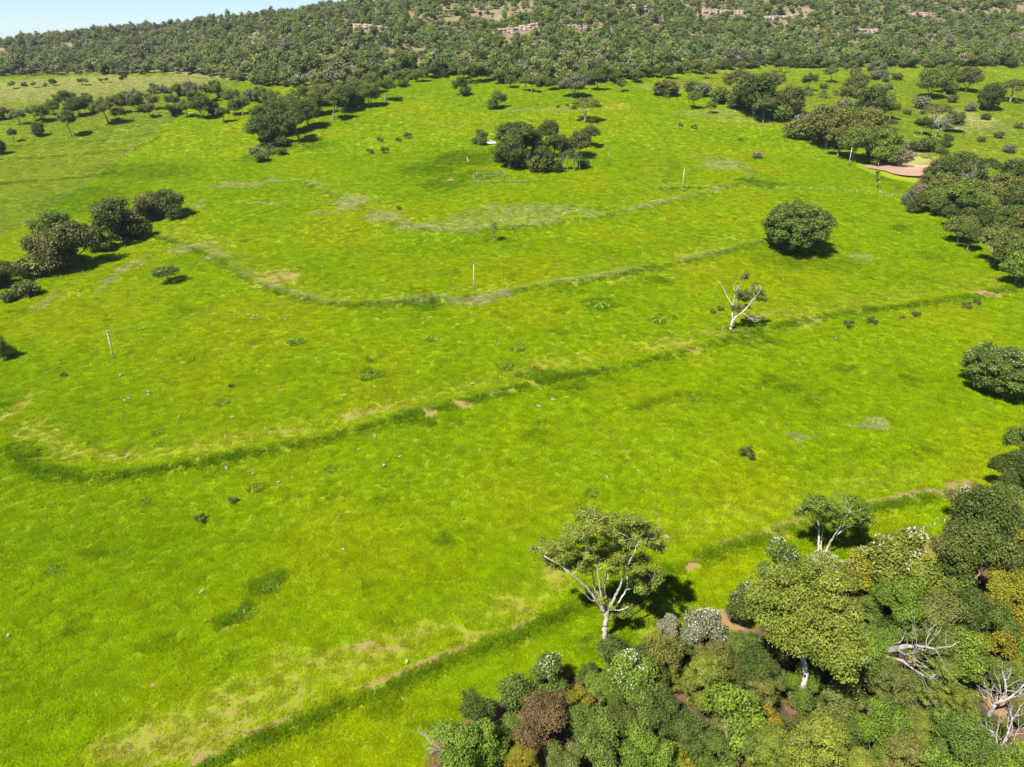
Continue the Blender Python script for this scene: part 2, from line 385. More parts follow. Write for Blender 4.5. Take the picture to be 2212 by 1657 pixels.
def tag(o, label=None, cat=None, group=None, kind=None):
    if label: o['label'] = label
    if cat: o['category'] = cat
    if group: o['group'] = group
    if kind: o['kind'] = kind
    return o

class MB:
    def __init__(s): s.v = []; s.f = []; s.n = 0
    def add(s, V, Fc):
        s.v.append(np.asarray(V, float)); s.f += [tuple(i + s.n for i in f) for f in Fc]; s.n += len(V); return s
    def box(s, c, d, tx=1.0, ty=1.0):
        x, y, z = np.array(d) / 2.0; P = [(-x,-y,-z),(x,-y,-z),(x,y,-z),(-x,y,-z),(-x*tx,-y*ty,z),(x*tx,-y*ty,z),(x*tx,y*ty,z),(-x*tx,y*ty,z)]
        return s.add(np.array(P) + np.array(c), [(3,2,1,0),(4,5,6,7),(0,1,5,4),(1,2,6,5),(2,3,7,6),(3,0,4,7)])
    def tube(s, P, r, k=6, cap=True):
        V, Fc = tube(np.asarray(P, float), np.asarray(r, float) if np.ndim(r) else np.full(len(P), float(r)), k); return s.add(V, Fc)
    def mesh(s, name, mat, sm=False): return mesh(name, np.concatenate(s.v), s.f, mat, smooth_=sm)

def tube(P, r, k=6):
    n = len(P); T = np.gradient(P, axis=0); T /= np.linalg.norm(T, axis=1)[:, None] + 1e-9
    ref = np.where(abs(T[:, 2:3]) > .9, np.array([[1., 0, 0]]), np.array([[0., 0, 1.]]))
    A = np.cross(T, ref); A /= np.linalg.norm(A, axis=1)[:, None] + 1e-9
    B = np.cross(T, A)
    for i in range(1, n):                                  # keep the frame from twisting
        a = A[i - 1] - T[i] * (A[i - 1] @ T[i]); A[i] = a / (np.linalg.norm(a) + 1e-9); B[i] = np.cross(T[i], A[i])
    th = np.arange(k) * 2 * math.pi / k
    V = (P[:, None] + r[:, None, None] * (np.cos(th)[None, :, None] * A[:, None] + np.sin(th)[None, :, None] * B[:, None])).reshape(-1, 3)
    Fc = [(i * k + j, i * k + (j + 1) % k, (i + 1) * k + (j + 1) % k, (i + 1) * k + j) for i in range(n - 1) for j in range(k)]
    Fc.append(tuple(range(k))[::-1]); Fc.append(tuple((n - 1) * k + j for j in range(k)))
    return V, Fc

# ------------------------------------------------------------------ the ground sheet
def axis(segs):
    a = [segs[0][0]]
    for lo, hi, st in segs:
        n = max(1, int(round((hi - lo) / st))); a += list(np.linspace(lo, hi, n + 1)[1:])
    return np.array(a)
gx = axis([(-9000, -2500, 1600), (-2500, -1100, 90), (-1100, -420, 12), (-420, -200, 3.0), (-200, -110, 1.3), (-110, 110, .8), (110, 200, 1.3), (200, 420, 3.0), (420, 1100, 12), (1100, 2500, 90), (2500, 9000, 1600)])
gy = axis([(-300, -20, 40), (-20, 36, 4), (36, 215, .75), (215, 330, 1.2), (330, 480, 2.0), (480, 860, 4), (860, 1300, 20), (1300, 3000, 120), (3000, 16000, 1800)])
GX, GY = np.meshgrid(gx, gy)
bank, soil, dry, weed, wild, pale, woodm = fields(GX, GY)
GZ = base(GX, GY) + bank
# the pond sits in a shallow basin
PX, PY, _ = hit(1972, 364); PZ = float(base(PX, PY)) - .1
pq = ((GX - PX) / 18.0) ** 2 + ((GY - PY) / 17.0) ** 2
GZ = np.where(pq < 4, GZ + (PZ - .5 - GZ) * (1 - sstep(.7, 2.2, pq)), GZ)
V = np.stack([GX, GY, GZ], -1).reshape(-1, 3)
ny, nx = GX.shape
ii = (np.arange(ny - 1)[:, None] * nx + np.arange(nx - 1)[None, :]).ravel()
Q = np.stack([ii, ii + 1, ii + nx + 1, ii + nx], 1)
me = mesh('ground', V, Q, M_GROUND, smooth_=True)
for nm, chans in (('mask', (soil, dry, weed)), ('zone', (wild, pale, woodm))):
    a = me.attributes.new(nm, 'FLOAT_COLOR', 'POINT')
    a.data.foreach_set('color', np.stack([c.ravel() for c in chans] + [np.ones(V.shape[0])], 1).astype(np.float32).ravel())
tag(obj('ground', me), kind='structure')

# pond water
def mat_water():
    m, n, l, out = newmat('muddy_water')
    b = N(n, 'ShaderNodeBsdfPrincipled', Roughness=.12); b.inputs['Base Color'].default_value = (.46, .29, .22, 1); b.inputs['Specular IOR Level'].default_value = .5
    geo = n.new('ShaderNodeNewGeometry'); bp = n.new('ShaderNodeBump'); bp.inputs['Strength'].default_value = .08; bp.inputs['Distance'].default_value = .05
    l.new(noise(n, l, geo.outputs['Position'], 1.5, 3), bp.inputs['Height']); l.new(bp.outputs[0], b.inputs['Normal']); l.new(b.outputs[0], out.inputs[0]); return m
th = np.linspace(0, 2 * math.pi, 48, endpoint=False)
rr = 1 + .12 * np.sin(3 * th + 1) + .07 * np.sin(5 * th)
V = np.stack([PX + 18 * rr * np.cos(th), PY + 17 * rr * np.sin(th), np.full(48, PZ - .12)], 1)
V = np.concatenate([[[PX, PY, PZ - .12]], V])
me = mesh('pond', V, [(0, 1 + i, 1 + (i + 1) % 48) for i in range(48)], mat_water()); tag(obj('pond', me), 'shallow muddy reddish pond beside the tree belt', kind='structure')

# ------------------------------------------------------------------ instanced stuff (grass, hill wood)
def instancer(name, P, rot, scl, idx, tint, protos, label):
    """one object whose points carry copies of the prototype meshes"""
    me = bpy.data.meshes.new(name); me.vertices.add(len(P)); me.vertices.foreach_set('co', np.asarray(P, np.float32).ravel())
    for nm, typ, key, arr in (('rot', 'FLOAT_VECTOR', 'vector', rot), ('scl', 'FLOAT_VECTOR', 'vector', scl), ('idx', 'INT', 'value', idx)):
        a = me.attributes.new(nm, typ, 'POINT'); a.data.foreach_set(key, np.asarray(arr, np.int32 if typ == 'INT' else np.float32).ravel())
    a = me.attributes.new('tint', 'FLOAT_COLOR', 'POINT'); a.data.foreach_set('color', np.concatenate([tint, np.ones((len(P), 1))], 1).astype(np.float32).ravel())
    o = obj(name, me); tag(o, label, name.split('_')[-1] if name != 'hill_wood' else 'wood', kind='stuff')
    col = bpy.data.collections.new(name + '_kinds')
    for i, pm in enumerate(protos): col.objects.link(bpy.data.objects.new(f'{name}_kind_{chr(97 + i)}', pm))
    ng = bpy.data.node_groups.new(name + '_scatter', 'GeometryNodeTree')
    ng.interface.new_socket('Geometry', in_out='INPUT', socket_type='NodeSocketGeometry'); ng.interface.new_socket('Geometry', in_out='OUTPUT', socket_type='NodeSocketGeometry')
    n, l = ng.nodes, ng.links
    gi, go = n.new('NodeGroupInput'), n.new('NodeGroupOutput')
    ci = n.new('GeometryNodeCollectionInfo'); ci.inputs['Collection'].default_value = col; ci.inputs['Separate Children'].default_value = True; ci.inputs['Reset Children'].default_value = True
    ip = n.new('GeometryNodeInstanceOnPoints'); ip.inputs['Pick Instance'].default_value = True
    def na(nm, t):
        q = n.new('GeometryNodeInputNamedAttribute'); q.data_type = t; q.inputs['Name'].default_value = nm; return q.outputs['Attribute']
    l.new(gi.outputs[0], ip.inputs['Points']); l.new(ci.outputs[0], ip.inputs['Instance'])
    l.new(na('idx', 'INT'), ip.inputs['Instance Index'])
    e = n.new('FunctionNodeEulerToRotation'); l.new(na('rot', 'FLOAT_VECTOR'), e.inputs[0]); l.new(e.outputs[0], ip.inputs['Rotation'])
    l.new(na('scl', 'FLOAT_VECTOR'), ip.inputs['Scale']); l.new(ip.outputs[0], go.inputs[0])
    md = o.modifiers.new('scatter', 'NODES'); md.node_group = ng
    return o

def tuft(seed, nb, rad, h, wid, mat=None):
    r = np.random.default_rng(seed); V = []; Fc = []
    a = r.uniform(0, 2 * math.pi, nb); q = rad * np.sqrt(r.random(nb)); yaw = r.uniform(0, 2 * math.pi, nb)
    hh = h * r.uniform(.55, 1.15, nb); lean = hh * r.uniform(.45, 1.25, nb); ld = r.uniform(0, 2 * math.pi, nb); w = wid * r.uniform(.7, 1.3, nb)
    B = np.stack([q * np.cos(a), q * np.sin(a), np.zeros(nb)], 1); W = np.stack([np.cos(yaw), np.sin(yaw), yaw * 0], 1) * w[:, None]
    L = np.stack([np.cos(ld), np.sin(ld), ld * 0], 1)
    Mid = B + L * (lean * .35)[:, None] + np.array([0, 0, 1.]) * (hh * .65)[:, None]; Tip = B + L * lean[:, None] + np.array([0, 0, 1.]) * (hh * .95)[:, None]
    B[:, 2] -= .05
    V = np.stack([B - W, B + W, Mid + W * .8, Mid - W * .8, Tip], 1).reshape(-1, 3)
    b = np.arange(nb) * 5; Fq = [(i, i + 1, i + 2, i + 3) for i in b]; Ft = [(i + 3, i + 2, i + 4) for i in b]
    return mesh('tuft', V, Fq + Ft, mat or M_GRASS, np.repeat(r.random(nb), 5))

tufts = [tuft(1, 60, .62, .36, .030), tuft(2, 66, .68, .30, .033), tuft(3, 52, .55, .46, .028)]
gp = []
for lo, hi, den in ((36, 85, 5.6), (85, 140, 4.0), (140, 220, 2.8), (220, 330, 1.8), (330, 500, .95), (500, 680, .4)):
    xm = max(.735 * (hi * .903 + 28) + 4, 60); area = (hi - lo) * 2 * xm; n = int(area * den)
    y = R0.uniform(lo, hi, n); x = R0.uniform(-1, 1, n) * xm; k = abs(x) < .735 * (y * math.cos(PITCH) + (CAM_Z - np.interp(y, _yt, _zt)) * math.sin(PITCH)) + 4; gp.append(np.stack([x[k], y[k]], 1))
gp = np.concatenate(gp); x, y = gp[:, 0], gp[:, 1]
fb, fs, fd, fw, fwild, fp, fwo = fields(x, y)
nlo = fbm(x / 28., y / 28., 41, 3); nmid = fbm(x / 2.6, y / 2.6, 43, 3); nhi = R0.random(len(x))
keep = (nhi > 1.05 * fs * (.35 + 1.3 * nmid)) & (fwild < .4) & ((fwo < .5) | (R0.random(len(x)) < .12)) & ~((((x - PX) / 21) ** 2 + ((y - PY) / 20) ** 2) < 1.3)
x, y, fb, fs, fd, fw, fp, nlo, nmid = [a[keep] for a in (x, y, fb, fs, fd, fw, fp, nlo, nmid)]
n = len(x)
def lerp(a, b, t): return a + (b - a) * t[:, None]
nsm = fbm(x / 1.1, y / 1.1, 47, 2); rnd = R0.random(n)
def pick(m, k=1.7): return np.clip(.5 + (m - .15 - .8 * R0.random(n)) * k, 0, 1) * (m > .04)
tint = lerp(np.tile(np.array(G_DEEP), (n, 1)), np.array(G_BRIGHT), sstep(.30, .60, .5 * nlo + .3 * nmid + .2 * rnd))
tint = lerp(tint, np.array(G_YEL), np.clip(sstep(.48, .68, nlo) * .7 + .35 * (rnd - .6), 0, 1)); tint = lerp(tint, np.array((.27, .255, .02)), pick(fs) * .9)
tint = lerp(tint, np.array((.235, .265, .05)), np.clip(fp * .85, 0, 1))
tint = lerp(tint, np.array((.095, .185, .004)), pick(np.clip(fw, 0, 1)) * .85)
tint = lerp(tint, np.array((.39, .385, .17)), pick(np.clip(fd, 0, 1)))
tint *= R0.uniform(.72, 1.2, (n, 1)) * (.72 + .56 * nsm)[:, None]
dist = np.hypot(x, y); ks = np.interp(dist, [40, 100, 200, 330, 520, 680], [1.0, 1.12, 1.35, 1.7, 2.1, 3.0])
hs = (0.45 + .45 * nmid + .45 * nsm) * (1 + .75 * np.clip(fw, 0, 1) + .5 * fd) * np.clip(1 - .55 * fs, .35, 1) * np.interp(dist, [40, 90, 200, 520], [.62, .72, 1.0, 1.3])
instancer('pasture_grass', np.stack([x, y, base(x, y) + fb - .02], 1), np.stack([R0.normal(0, .06, n), R0.normal(0, .06, n), R0.uniform(0, 6.28, n)], 1),
          np.stack([ks, ks, hs], 1), R0.integers(0, 3, n), tint, tufts, 'bright green pasture grass over the whole sloping field')

# ------------------------------------------------------------------ tree making
def leaves(cent, rad, per, size, rng, flat=.75, up=.55, aspect=.6, cvar=None, inner=.35):
    """leaf-sized diamonds spread through clumps; returns verts, quads, var"""
    nC = len(cent); per = np.asarray(per) * np.ones(nC, int); ci = np.repeat(np.arange(nC), per); n = len(ci)
    d = rng.normal(size=(n, 3)); d /= np.linalg.norm(d, axis=1)[:, None]
    r = rad[ci] * np.clip(rng.random(n) ** inner * rng.uniform(.82, 1.15, n), 0, 1.25)
    p = cent[ci] + d * r[:, None] * np.array([1, 1, flat])
    nm = d * .75 + np.array([0, 0, up]) + rng.normal(size=(n, 3)) * .45; nm /= np.linalg.norm(nm, axis=1)[:, None]
    t = np.cross(nm, rng.normal(size=(n, 3))); t /= np.linalg.norm(t, axis=1)[:, None] + 1e-9
    b = np.cross(nm, t); s = size * rng.uniform(.65, 1.35, n)[:, None]
    V = np.stack([p - t * s * .5, p + b * s * aspect * .5, p + t * s * .5 - nm * s * .12, p - b * s * aspect * .5], 1).reshape(-1, 3)
    if cvar is None: cvar = rng.random(nC)
    var = np.clip(.45 * cvar[ci] + .55 * rng.random(n), 0, 1)
    return V, np.arange(4 * n).reshape(n, 4), np.repeat(var, 4)

def skeleton(trunk, targets, rng, step=.9, kink=.12, bias=.45, r_tip=.035, r_max=.4, power=.5, arch=.12):
    """trunk: polyline; targets: clump centres. every target joins the nearest limb; returns tubes"""
    pos = [np.array(p, float) for p in trunk]; par = [-1] + list(range(len(trunk) - 1))
    plen = [0.0]
    for i in range(1, len(pos)): plen.append(plen[-1] + np.linalg.norm(pos[i] - pos[i - 1]))
    lo = max(1, int(len(trunk) * .55)); ok = [i >= lo for i in range(len(pos))]
    top = pos[-1]
    for t in sorted(targets, key=lambda q: np.linalg.norm(q - top)):
        A = np.array(pos); dd = np.linalg.norm(A - t, axis=1) + bias * np.array(plen) + np.where(A[:, 2] > t[2] + .3, 1.5, 0) + np.where(ok, 0, 1e6)
        j = int(np.argmin(dd)); a = pos[j]; L = np.linalg.norm(t - a); m = max(1, int(L / step)); prev = j
        for k in range(1, m + 1):
            f = k / m; p = a + (t - a) * f; p[2] += arch * L * math.sin(math.pi * f) * (1 if t[2] > a[2] else .5)
            if k < m: p = p + rng.normal(size=3) * kink * L / m
            pos.append(p); par.append(prev); plen.append(plen[prev] + L / m); ok.append(True); prev = len(pos) - 1
    n = len(pos); cnt = np.zeros(n); ch = [[] for _ in range(n)]
    for i in range(n):
        if par[i] >= 0: ch[par[i]].append(i)
    for i in range(n - 1, -1, -1):
        cnt[i] = max(cnt[i], 1) if not ch[i] else sum(cnt[c] for c in ch[i])
    rad = np.minimum(r_tip * cnt ** power, r_max)
    nt = len(trunk); rad[:nt] = np.linspace(r_max * 1.25, r_max * .8, nt)
    mb = MB(); done = set()
    stack = [(0, None)]
    while stack:
        i, p = stack.pop(); P = []; r = []
        if p is not None: P.append(pos[p]); r.append(min(rad[p] * .8, rad[i] * 1.25))
        while True:
            P.append(pos[i]); r.append(rad[i])
            if not ch[i]: break
            c = sorted(ch[i], key=lambda q: -cnt[q])
            for q in c[1:]: stack.append((q, i))
            i = c[0]
        r[-1] *= .45
        if len(P) > 1: mb.tube(P, r, 7 if r[0] > .12 else (5 if r[0] > .05 else 4))
    return mb

PROTO = {}
def proto(key, W, Hh, cb, ncl, rc, per, leaf, shape='dome', tr=.28, seed=1, flat=.75, fork=None, arch=.12, sep=.62, inner=.35, lump=.3, nlimb=None, keepdata=False, aspect=.6, up=.55):
    rng = np.random.default_rng(seed); R = W / 2
    cz, hz_ = (cb + Hh) / 2, (Hh - cb) / 2
    cents = []; rads = []; tries = 0
    ph = rng.uniform(0, 6.28, 6)
    lobes = []
    if lump >= .45 and shape in ('dome', 'bush'):
        for k in range(5):
            a_ = k * 2.4 + rng.normal(0, .4); q_ = 0 if k == 0 else rng.uniform(.42, .62); lr = rng.uniform(.42, .6) if k else .6
            lobes.append((np.array([R * q_ * math.cos(a_), R * q_ * math.sin(a_), cz + hz_ * (.3 if k == 0 else rng.uniform(-.5, .35))]), lr))
    while len(cents) < ncl and tries < ncl * 60:
        tries += 1
        d = rng.normal(size=3); d /= np.linalg.norm(d)
        az = math.atan2(d[1], d[0]); lm = 1 + lump * (.5 * math.sin(2 * az + ph[0]) + .35 * math.sin(3 * az + ph[1] + 2 * d[2]) + .3 * math.sin(5 * az + ph[2])) * .6 - lump * .35
        r_ = rng.uniform(.65, 1.3) * rc
        if shape == 'umbrella':
            q = math.sqrt(rng.random()); rr_ = (R - r_ * .7) * q * lm; z = Hh - r_ * flat - (Hh - cb) * (.15 * rng.random() + .75 * q ** 2.2 * rng.uniform(.5, 1))
            p = np.array([rr_ * math.cos(az), rr_ * math.sin(az), z])
        elif shape == 'layers':
            lay = rng.integers(0, 4) / 3.0; q = math.sqrt(rng.random()); wr = (R - r_ * .7) * (1 - .45 * abs(lay - .35) * 1.4) * q * lm
            p = np.array([wr * math.cos(az), wr * math.sin(az), cb + r_ * flat + (Hh - cb - 2 * r_ * flat) * (lay + rng.uniform(-.06, .06)) - .1 * wr])
        else:
            if shape == 'dome' and d[2] < -.75: continue
            q = rng.random() ** .32; p = d * q * np.array([max(.1, R - r_ * .75)] * 2 + [max(.1, hz_ - r_ * flat * .75)]) * lm + np.array([0, 0, cz])
            if lobes:
                lc, lr = lobes[rng.integers(len(lobes))]; p = lc + d * q * np.array([max(.1, R * lr - r_ * .6)] * 2 + [max(.1, hz_ * lr * 1.05 - r_ * flat * .5)])
            if shape == 'bush': p[2] = max(p[2], r_ * .45)
        if any(np.linalg.norm(p - c) < sep * (r_ + q2) * .75 for c, q2 in zip(cents, rads)) and rng.random() < .8: continue
        cents.append(p); rads.append(r_)
    cents, rads = np.array(cents), np.array(rads)
    lV, lF, lv = leaves(cents, rads, np.maximum(6, (per * (rads / rc) ** 2).astype(int)), leaf, rng, flat, up, aspect, inner=inner)
    fh = fork if fork is not None else max(.25, cb * .9)
    lean = rng.normal(0, .06, 2) * fh
    trunk = [np.array([lean[0] * (i / 4) ** 2, lean[1] * (i / 4) ** 2, fh * i / 4 - (.3 if i == 0 else 0)]) for i in range(5)]
    tgt = cents if nlimb is None else cents[rng.permutation(len(cents))[:nlimb]]
    mb = skeleton(trunk, list(tgt - np.array([0, 0, .15 * rc])), rng, step=max(.5, W / 12), r_max=tr, r_tip=tr * .11, arch=arch)
    tv, tf = np.concatenate(mb.v), mb.f
    bx = lV.max(0) - lV.min(0)
    PROTO[key] = dict(trunk=mesh(key + '_trunk', tv, tf, M_BARK, smooth_=True), crown=mesh(key + '_crown', lV, lF, M_LEAF, lv), W=float((bx[0] + bx[1]) / 2), H=float(lV[:, 2].max()), cents=cents, rads=rads, cb=float(lV[:, 2].min()))
    return PROTO[key]

def blossom(key, seed, n, size, topbias=.2, frac=1.0):
    """white flower sprays on the upper outside of a crown"""
    p = PROTO[key]; rng = np.random.default_rng(seed); c, r = p['cents'], p['rads']
    sel = np.nonzero(c[:, 2] > np.quantile(c[:, 2], topbias))[0]; sel = sel[rng.random(len(sel)) < frac]
    per = max(1, n // max(1, len(sel))); V = []; Fs = []; o = 0
    ci = np.repeat(sel, per); m = len(ci); d = rng.normal(size=(m, 3)); d[:, 2] = abs(d[:, 2]) + .35; d /= np.linalg.norm(d, axis=1)[:, None]
    q = c[ci] + d * (r[ci] * 1.02)[:, None] * np.array([1, 1, .8])
    cents = q; rads = np.full(m, size)
    V, Fq, var = leaves(cents, rads, 5, size * 1.1, rng, 1.0, .6, .8)
    p['blossom'] = mesh(key + '_blossom', V, Fq, M_BLOSSOM, var)

# close-range crowns: small leaves
proto('dome_a', 8, 9, 2.2, 40, 1.15, 470, .23, 'dome', .22, 101, flat=.68, lump=.6, inner=.22, sep=.75)
proto('dome_b', 8, 8.5, 1.5, 38, 1.2, 480, .25, 'dome', .22, 102, flat=.66, lump=.7, inner=.22, sep=.75)
proto('dome_c', 7, 9.5, 2.5, 42, 1.0, 430, .20, 'dome', .2, 103, flat=.62, lump=.6, inner=.22, sep=.75)
proto('feather_a', 8, 8.5, 3.0, 75, 1.0, 380, .19, 'layers', .2, 104, flat=.42, inner=.5)
proto('feather_b', 9, 8.0, 3.2, 80, 1.05, 360, .19, 'umbrella', .2, 105, flat=.5, inner=.5)
proto('broad_a', 7, 8, 1.6, 36, 1.05, 230, .32, 'dome', .2, 106, lump=.6, flat=.68, inner=.22, sep=.75)
proto('flower_a', 6, 7.5, 1.5, 34, 1.0, 380, .22, 'dome', .18, 107, lump=.6, inner=.25, sep=.9); blossom('flower_a', 7, 130, .10, .5, .5)
proto('flower_b', 6.5, 7, 1.2, 36, 1.0, 370, .22, 'dome', .18, 108, lump=.6, inner=.25, sep=.9); blossom('flower_b', 8, 420, .09, .1, 1.0)
proto('thin_a', 6, 7.5, 2.4, 40, .85, 150, .22, 'dome', .14, 109, lump=.5, inner=.6)
proto('shrub_a', 4, 2.8, 0, 24, .8, 260, .2, 'bush', .1, 110)
proto('shrub_b', 3.6, 2.2, 0, 20, .75, 220, .22, 'bush', .09, 111, lump=.5)
# distance crowns: fewer, larger leaves
proto('mid_a', 10, 9, .9, 46, 1.5, 230, .38, 'dome', .3, 121)
proto('mid_b', 10, 7.6, 0, 50, 1.5, 240, .38, 'bush', .3, 122, lump=.5)
proto('mid_c', 9, 9.5, 2.6, 40, 1.35, 220, .36, 'dome', .28, 123, lump=.45)
proto('mid_round', 9, 9.0, .3, 60, 1.5, 250, .37, 'bush', .3, 124, lump=.12)
proto('mid_umbrella', 13, 9, 4.6, 60, 1.35, 160, .35, 'umbrella', .32, 125, flat=.45, inner=.55)
proto('mid_open', 10, 8.5, 2.6, 40, 1.15, 90, .42, 'dome', .26, 126, inner=.6, lump=.4)
proto('mid_lolly', 7, 9.5, 4.0, 40, 1.2, 220, .34, 'dome', .2, 127, lump=.15)
proto('mid_bush', 5, 3.2, 0, 22, .95, 110, .34, 'bush', .12, 128)
proto('weed_a', 3, .95, 0, 22, .5, 90, .2, 'bush', .04, 129, lump=.6)
proto('weed_b', 2.6, 1.1, 0, 18, .42, 60, .17, 'bush', .04, 130, lump=.5, inner=.6)

PROTO['weed_a']['crown'] = tuft(71, 240, 1.35, .75, .055, M_LEAF)
COL = dict(dk=('dark green', (0.074, 0.102, 0.019)), md=('mid green', (0.105, 0.15, 0.025)), lt=('light green', (0.165, 0.198, 0.026)), yl=('yellow-green', (0.195, 0.18, 0.015)),
           ol=('olive green', (0.135, 0.148, 0.033)), gr=('grey-green', (0.165, 0.172, 0.09)), br=('russet brown', (0.125, 0.09, 0.036)), bg=('bright green', (0.125, 0.185, 0.02)), wd=('dark green', (0.125, 0.21, 0.008)), bn=('brownish green', (0.112, 0.12, 0.03)))
COL = {k: (w, tuple(c * .86 for c in q)) for k, (w, q) in COL.items()}
BARKC = dict(w=(.52, .485, .42), g=(.21, .18, .15), d=(.16, .13, .10))
FORM = dict(dome='leafy tree', feather='feathery tree', broad='broad-leaved tree', flower='white-flowering tree', thin='thin-crowned tree', shrub='shrub', mid='leafy tree', mid_umbrella='umbrella-crowned tree', mid_open='open-crowned tree', mid_lolly='ball-crowned tree', mid_round='dense round tree', mid_bush='shrub', weed='weed clump')

def form_of(key): return FORM.get(key) or FORM.get(key.split('_')[0], 'leafy tree')

def put(key, x, y, sc, zs=1.0, col='md', bark='g', label=None, where='', group=None, name=None, cat=None, rz=None, seed=None, jitter=.14, sink=.05):
    p = PROTO[key]; rng = random.Random(seed if seed is not None else int(x * 131 + y * 917))
    z = float(HZ(x, y)[0]) - sink
    fm = form_of(key); nm = name or fm.replace('-', '_').replace(' ', '_')
    root = bpy.data.objects.new(nm, None); C.objects.link(root); root.empty_display_size = .5
    root.location = (x, y, z); root.rotation_euler = (0, 0, rng.uniform(0, 6.28) if rz is None else rz); root.scale = (sc, sc, sc * zs)
    word, rgb = COL[col]
    lab = label or f'{word} {fm} {where}'
    tag(root, lab, cat or ('shrub' if 'shrub' in fm else 'weed' if 'weed' in fm else 'tree'), group)
    k = 1 + rng.uniform(-jitter, jitter); hsh = rng.uniform(-.08, .08) * (jitter > 0)
    cr = obj('crown', p['crown'], root); cr.color = (rgb[0] * k * (1 + hsh), rgb[1] * k, rgb[2] * k, 1)
    t = obj('trunk' if 'shrub' not in fm and 'weed' not in fm else 'stem', p['trunk'], root); t.color = (*BARKC[bark], 1)
    if 'blossom' in p: obj('blossom', p['blossom'], root)
    return root

LM = dict(
 nw=[(1182,1556,'beside the russet brown tree'),(1722,1330,'beside the largest light green tree'),(1951,1400,'around the sprawling broken dead tree'),(2157,1600,'beneath the bleached white dead tree'),(2131,1490,'beside the slender white bare tree'),(1305,1400,'below the thick white trunk of the pasture tree'),(1515,1370,'beside the silvery flowering tree'),(1575,1340,'by the bare red earth bank'),(1783,1210,'below the forked pale-trunked tree'),(1980,1160,'by the short row of grey fence posts'),(2100,1070,'by the bare strip at the pasture corner'),(2010,1340,'around the small bare grey tree'),(1440,1520,'around the tangled grey bare tree'),(985,1620,'beside the bare white branch at the wood end'),(1715,1640,'near the blossoming light green tree')],
 belt=[(1975,362,'at the muddy pond end of the tree belt'),(2083,346,'beside the umbrella crown over the muddy pond'),(2061,430,'beside the cream-flowering tree of the pond belt'),(2083,470,'beside the palm of the pond belt'),(1990,440,'at the fence corner of the pond belt'),(2195,366,'near the very dark round tree past the belt'),(2190,560,'at the pasture bend of the pond belt')],
 gul=[(1711,230,'by the broad brownish round tree of the gully'),(1498,215,'at the gully head near the upright tree'),(1635,190,'in the upper thicket of the gully'),(1795,260,'in the middle thicket of the gully'),(1833,330,'in the gully above the white pole'),(1940,320,'where the gully meets the muddy pond')],
 scr=[(1776,200,'beside the short palms of the scrubby field'),(1925,210,'beside the single far palm of the scrubby field'),(2022,265,'beside the white bare-limbed field tree'),(1890,120,'under the ridge past the gully'),(2050,150,'where the scrubby field meets the ridge'),(2143,205,'beside the dense dark field tree'),(2010,315,'on the bank above the muddy pond'),(2150,290,'in the rough grass above the tree belt'),(1835,190,'in the open field behind the gully thicket')],
 gro=[(1059,307,'by the white car at the palm grove'),(1114,283,'under the wide crown of the palm grove'),(1250,300,'beside the brownish tree of the palm grove'),(1115,355,'among the front palms of the grove, corral side'),(1230,360,'among the front palms of the grove, pole side')],
 row=[(253,474,'by the darkest tree of the fence row'),(130,520,'in the brownish clump of the fence row'),(345,440,'at the upper end of the fence row'),(30,600,'at the lower end of the fence row')],
 str=[(581,310,'above the single palm at the stream strip'),(650,245,'in the middle of the dark stream strip'),(760,200,'where the stream strip nears the pasture top'),(850,170,'where the stream strip reaches the ridge')],
 mea=[(155,270,'behind the tall uneven meadow tree'),(85,270,'behind the dark round meadow tree'),(262,245,'around the brownish meadow tree on a bare trunk'),(197,225,'beside the bright green meadow tree'),(380,235,'in the meadow by the upper fence end'),(440,195,'in the meadow below the ridge wood'),(550,210,'between the meadow and the stream strip'),(320,195,'along the upper meadow edge')],
 foot=[(100,180,'behind the pale upper meadow at the ridge foot'),(250,168,'behind the lone upper meadow tree at the ridge foot'),(1017,150,'at the ridge foot by the brownish spreading tree'),(1140,170,'at the ridge foot above the lone greyish-sided tree'),(1240,170,'at the ridge foot by the large grey-green tree'),(1400,160,'at the ridge foot above the low broad olive tree'),(1540,145,'at the ridge foot above the gully head'),(1700,130,'at the ridge foot behind the scrubby field palms'),(1900,130,'at the ridge foot behind the dense round field tree'),(2100,130,'at the ridge foot behind the white-trunked umbrella tree')],
 pas=[(1305,1300,'near the tall white-trunked pasture tree'),(560,1290,'on the lower pasture slope above the bare earth streaks'),(240,1010,'below the bend of the long terrace'),(900,890,'by the bare stony stretch of the long terrace'),(246,760,'around the crossarm pole'),(480,830,'on the pasture between crossarm pole and long terrace'),(1024,620,'by the pole below the slim palm'),(1150,770,'above the weedy gap in the long terrace'),(1067,510,'around the slim lone palm'),(1580,690,'around the half-bare tree'),(1725,500,'around the large lone round tree'),(1880,690,'below the half-bare tree along the long terrace'),(2100,650,'at the bare end of the long terrace'),(1700,960,'on the open slope below the long terrace'),(1300,1060,'along the narrow red cattle trail'),(365,600,'around the small crooked young tree'),(840,310,'on the upper pasture before the palm grove'),(1230,225,'on the upper pasture terrace below the ridge'),(1500,280,'on the upper pasture beside the gully'),(1440,430,'by the white pole at the curved terrace'),(700,1080,'on the slope below the long terrace middle'),(620,660,'by the looping second terrace'),(850,450,'by the pale grass strip of the third terrace'),(1000,380,'by the ruined corral')])
def phrase(lm, px, py): return min(LM[lm], key=lambda q: (q[0] - px) ** 2 + 2.2 * (q[1] - py) ** 2)[2]

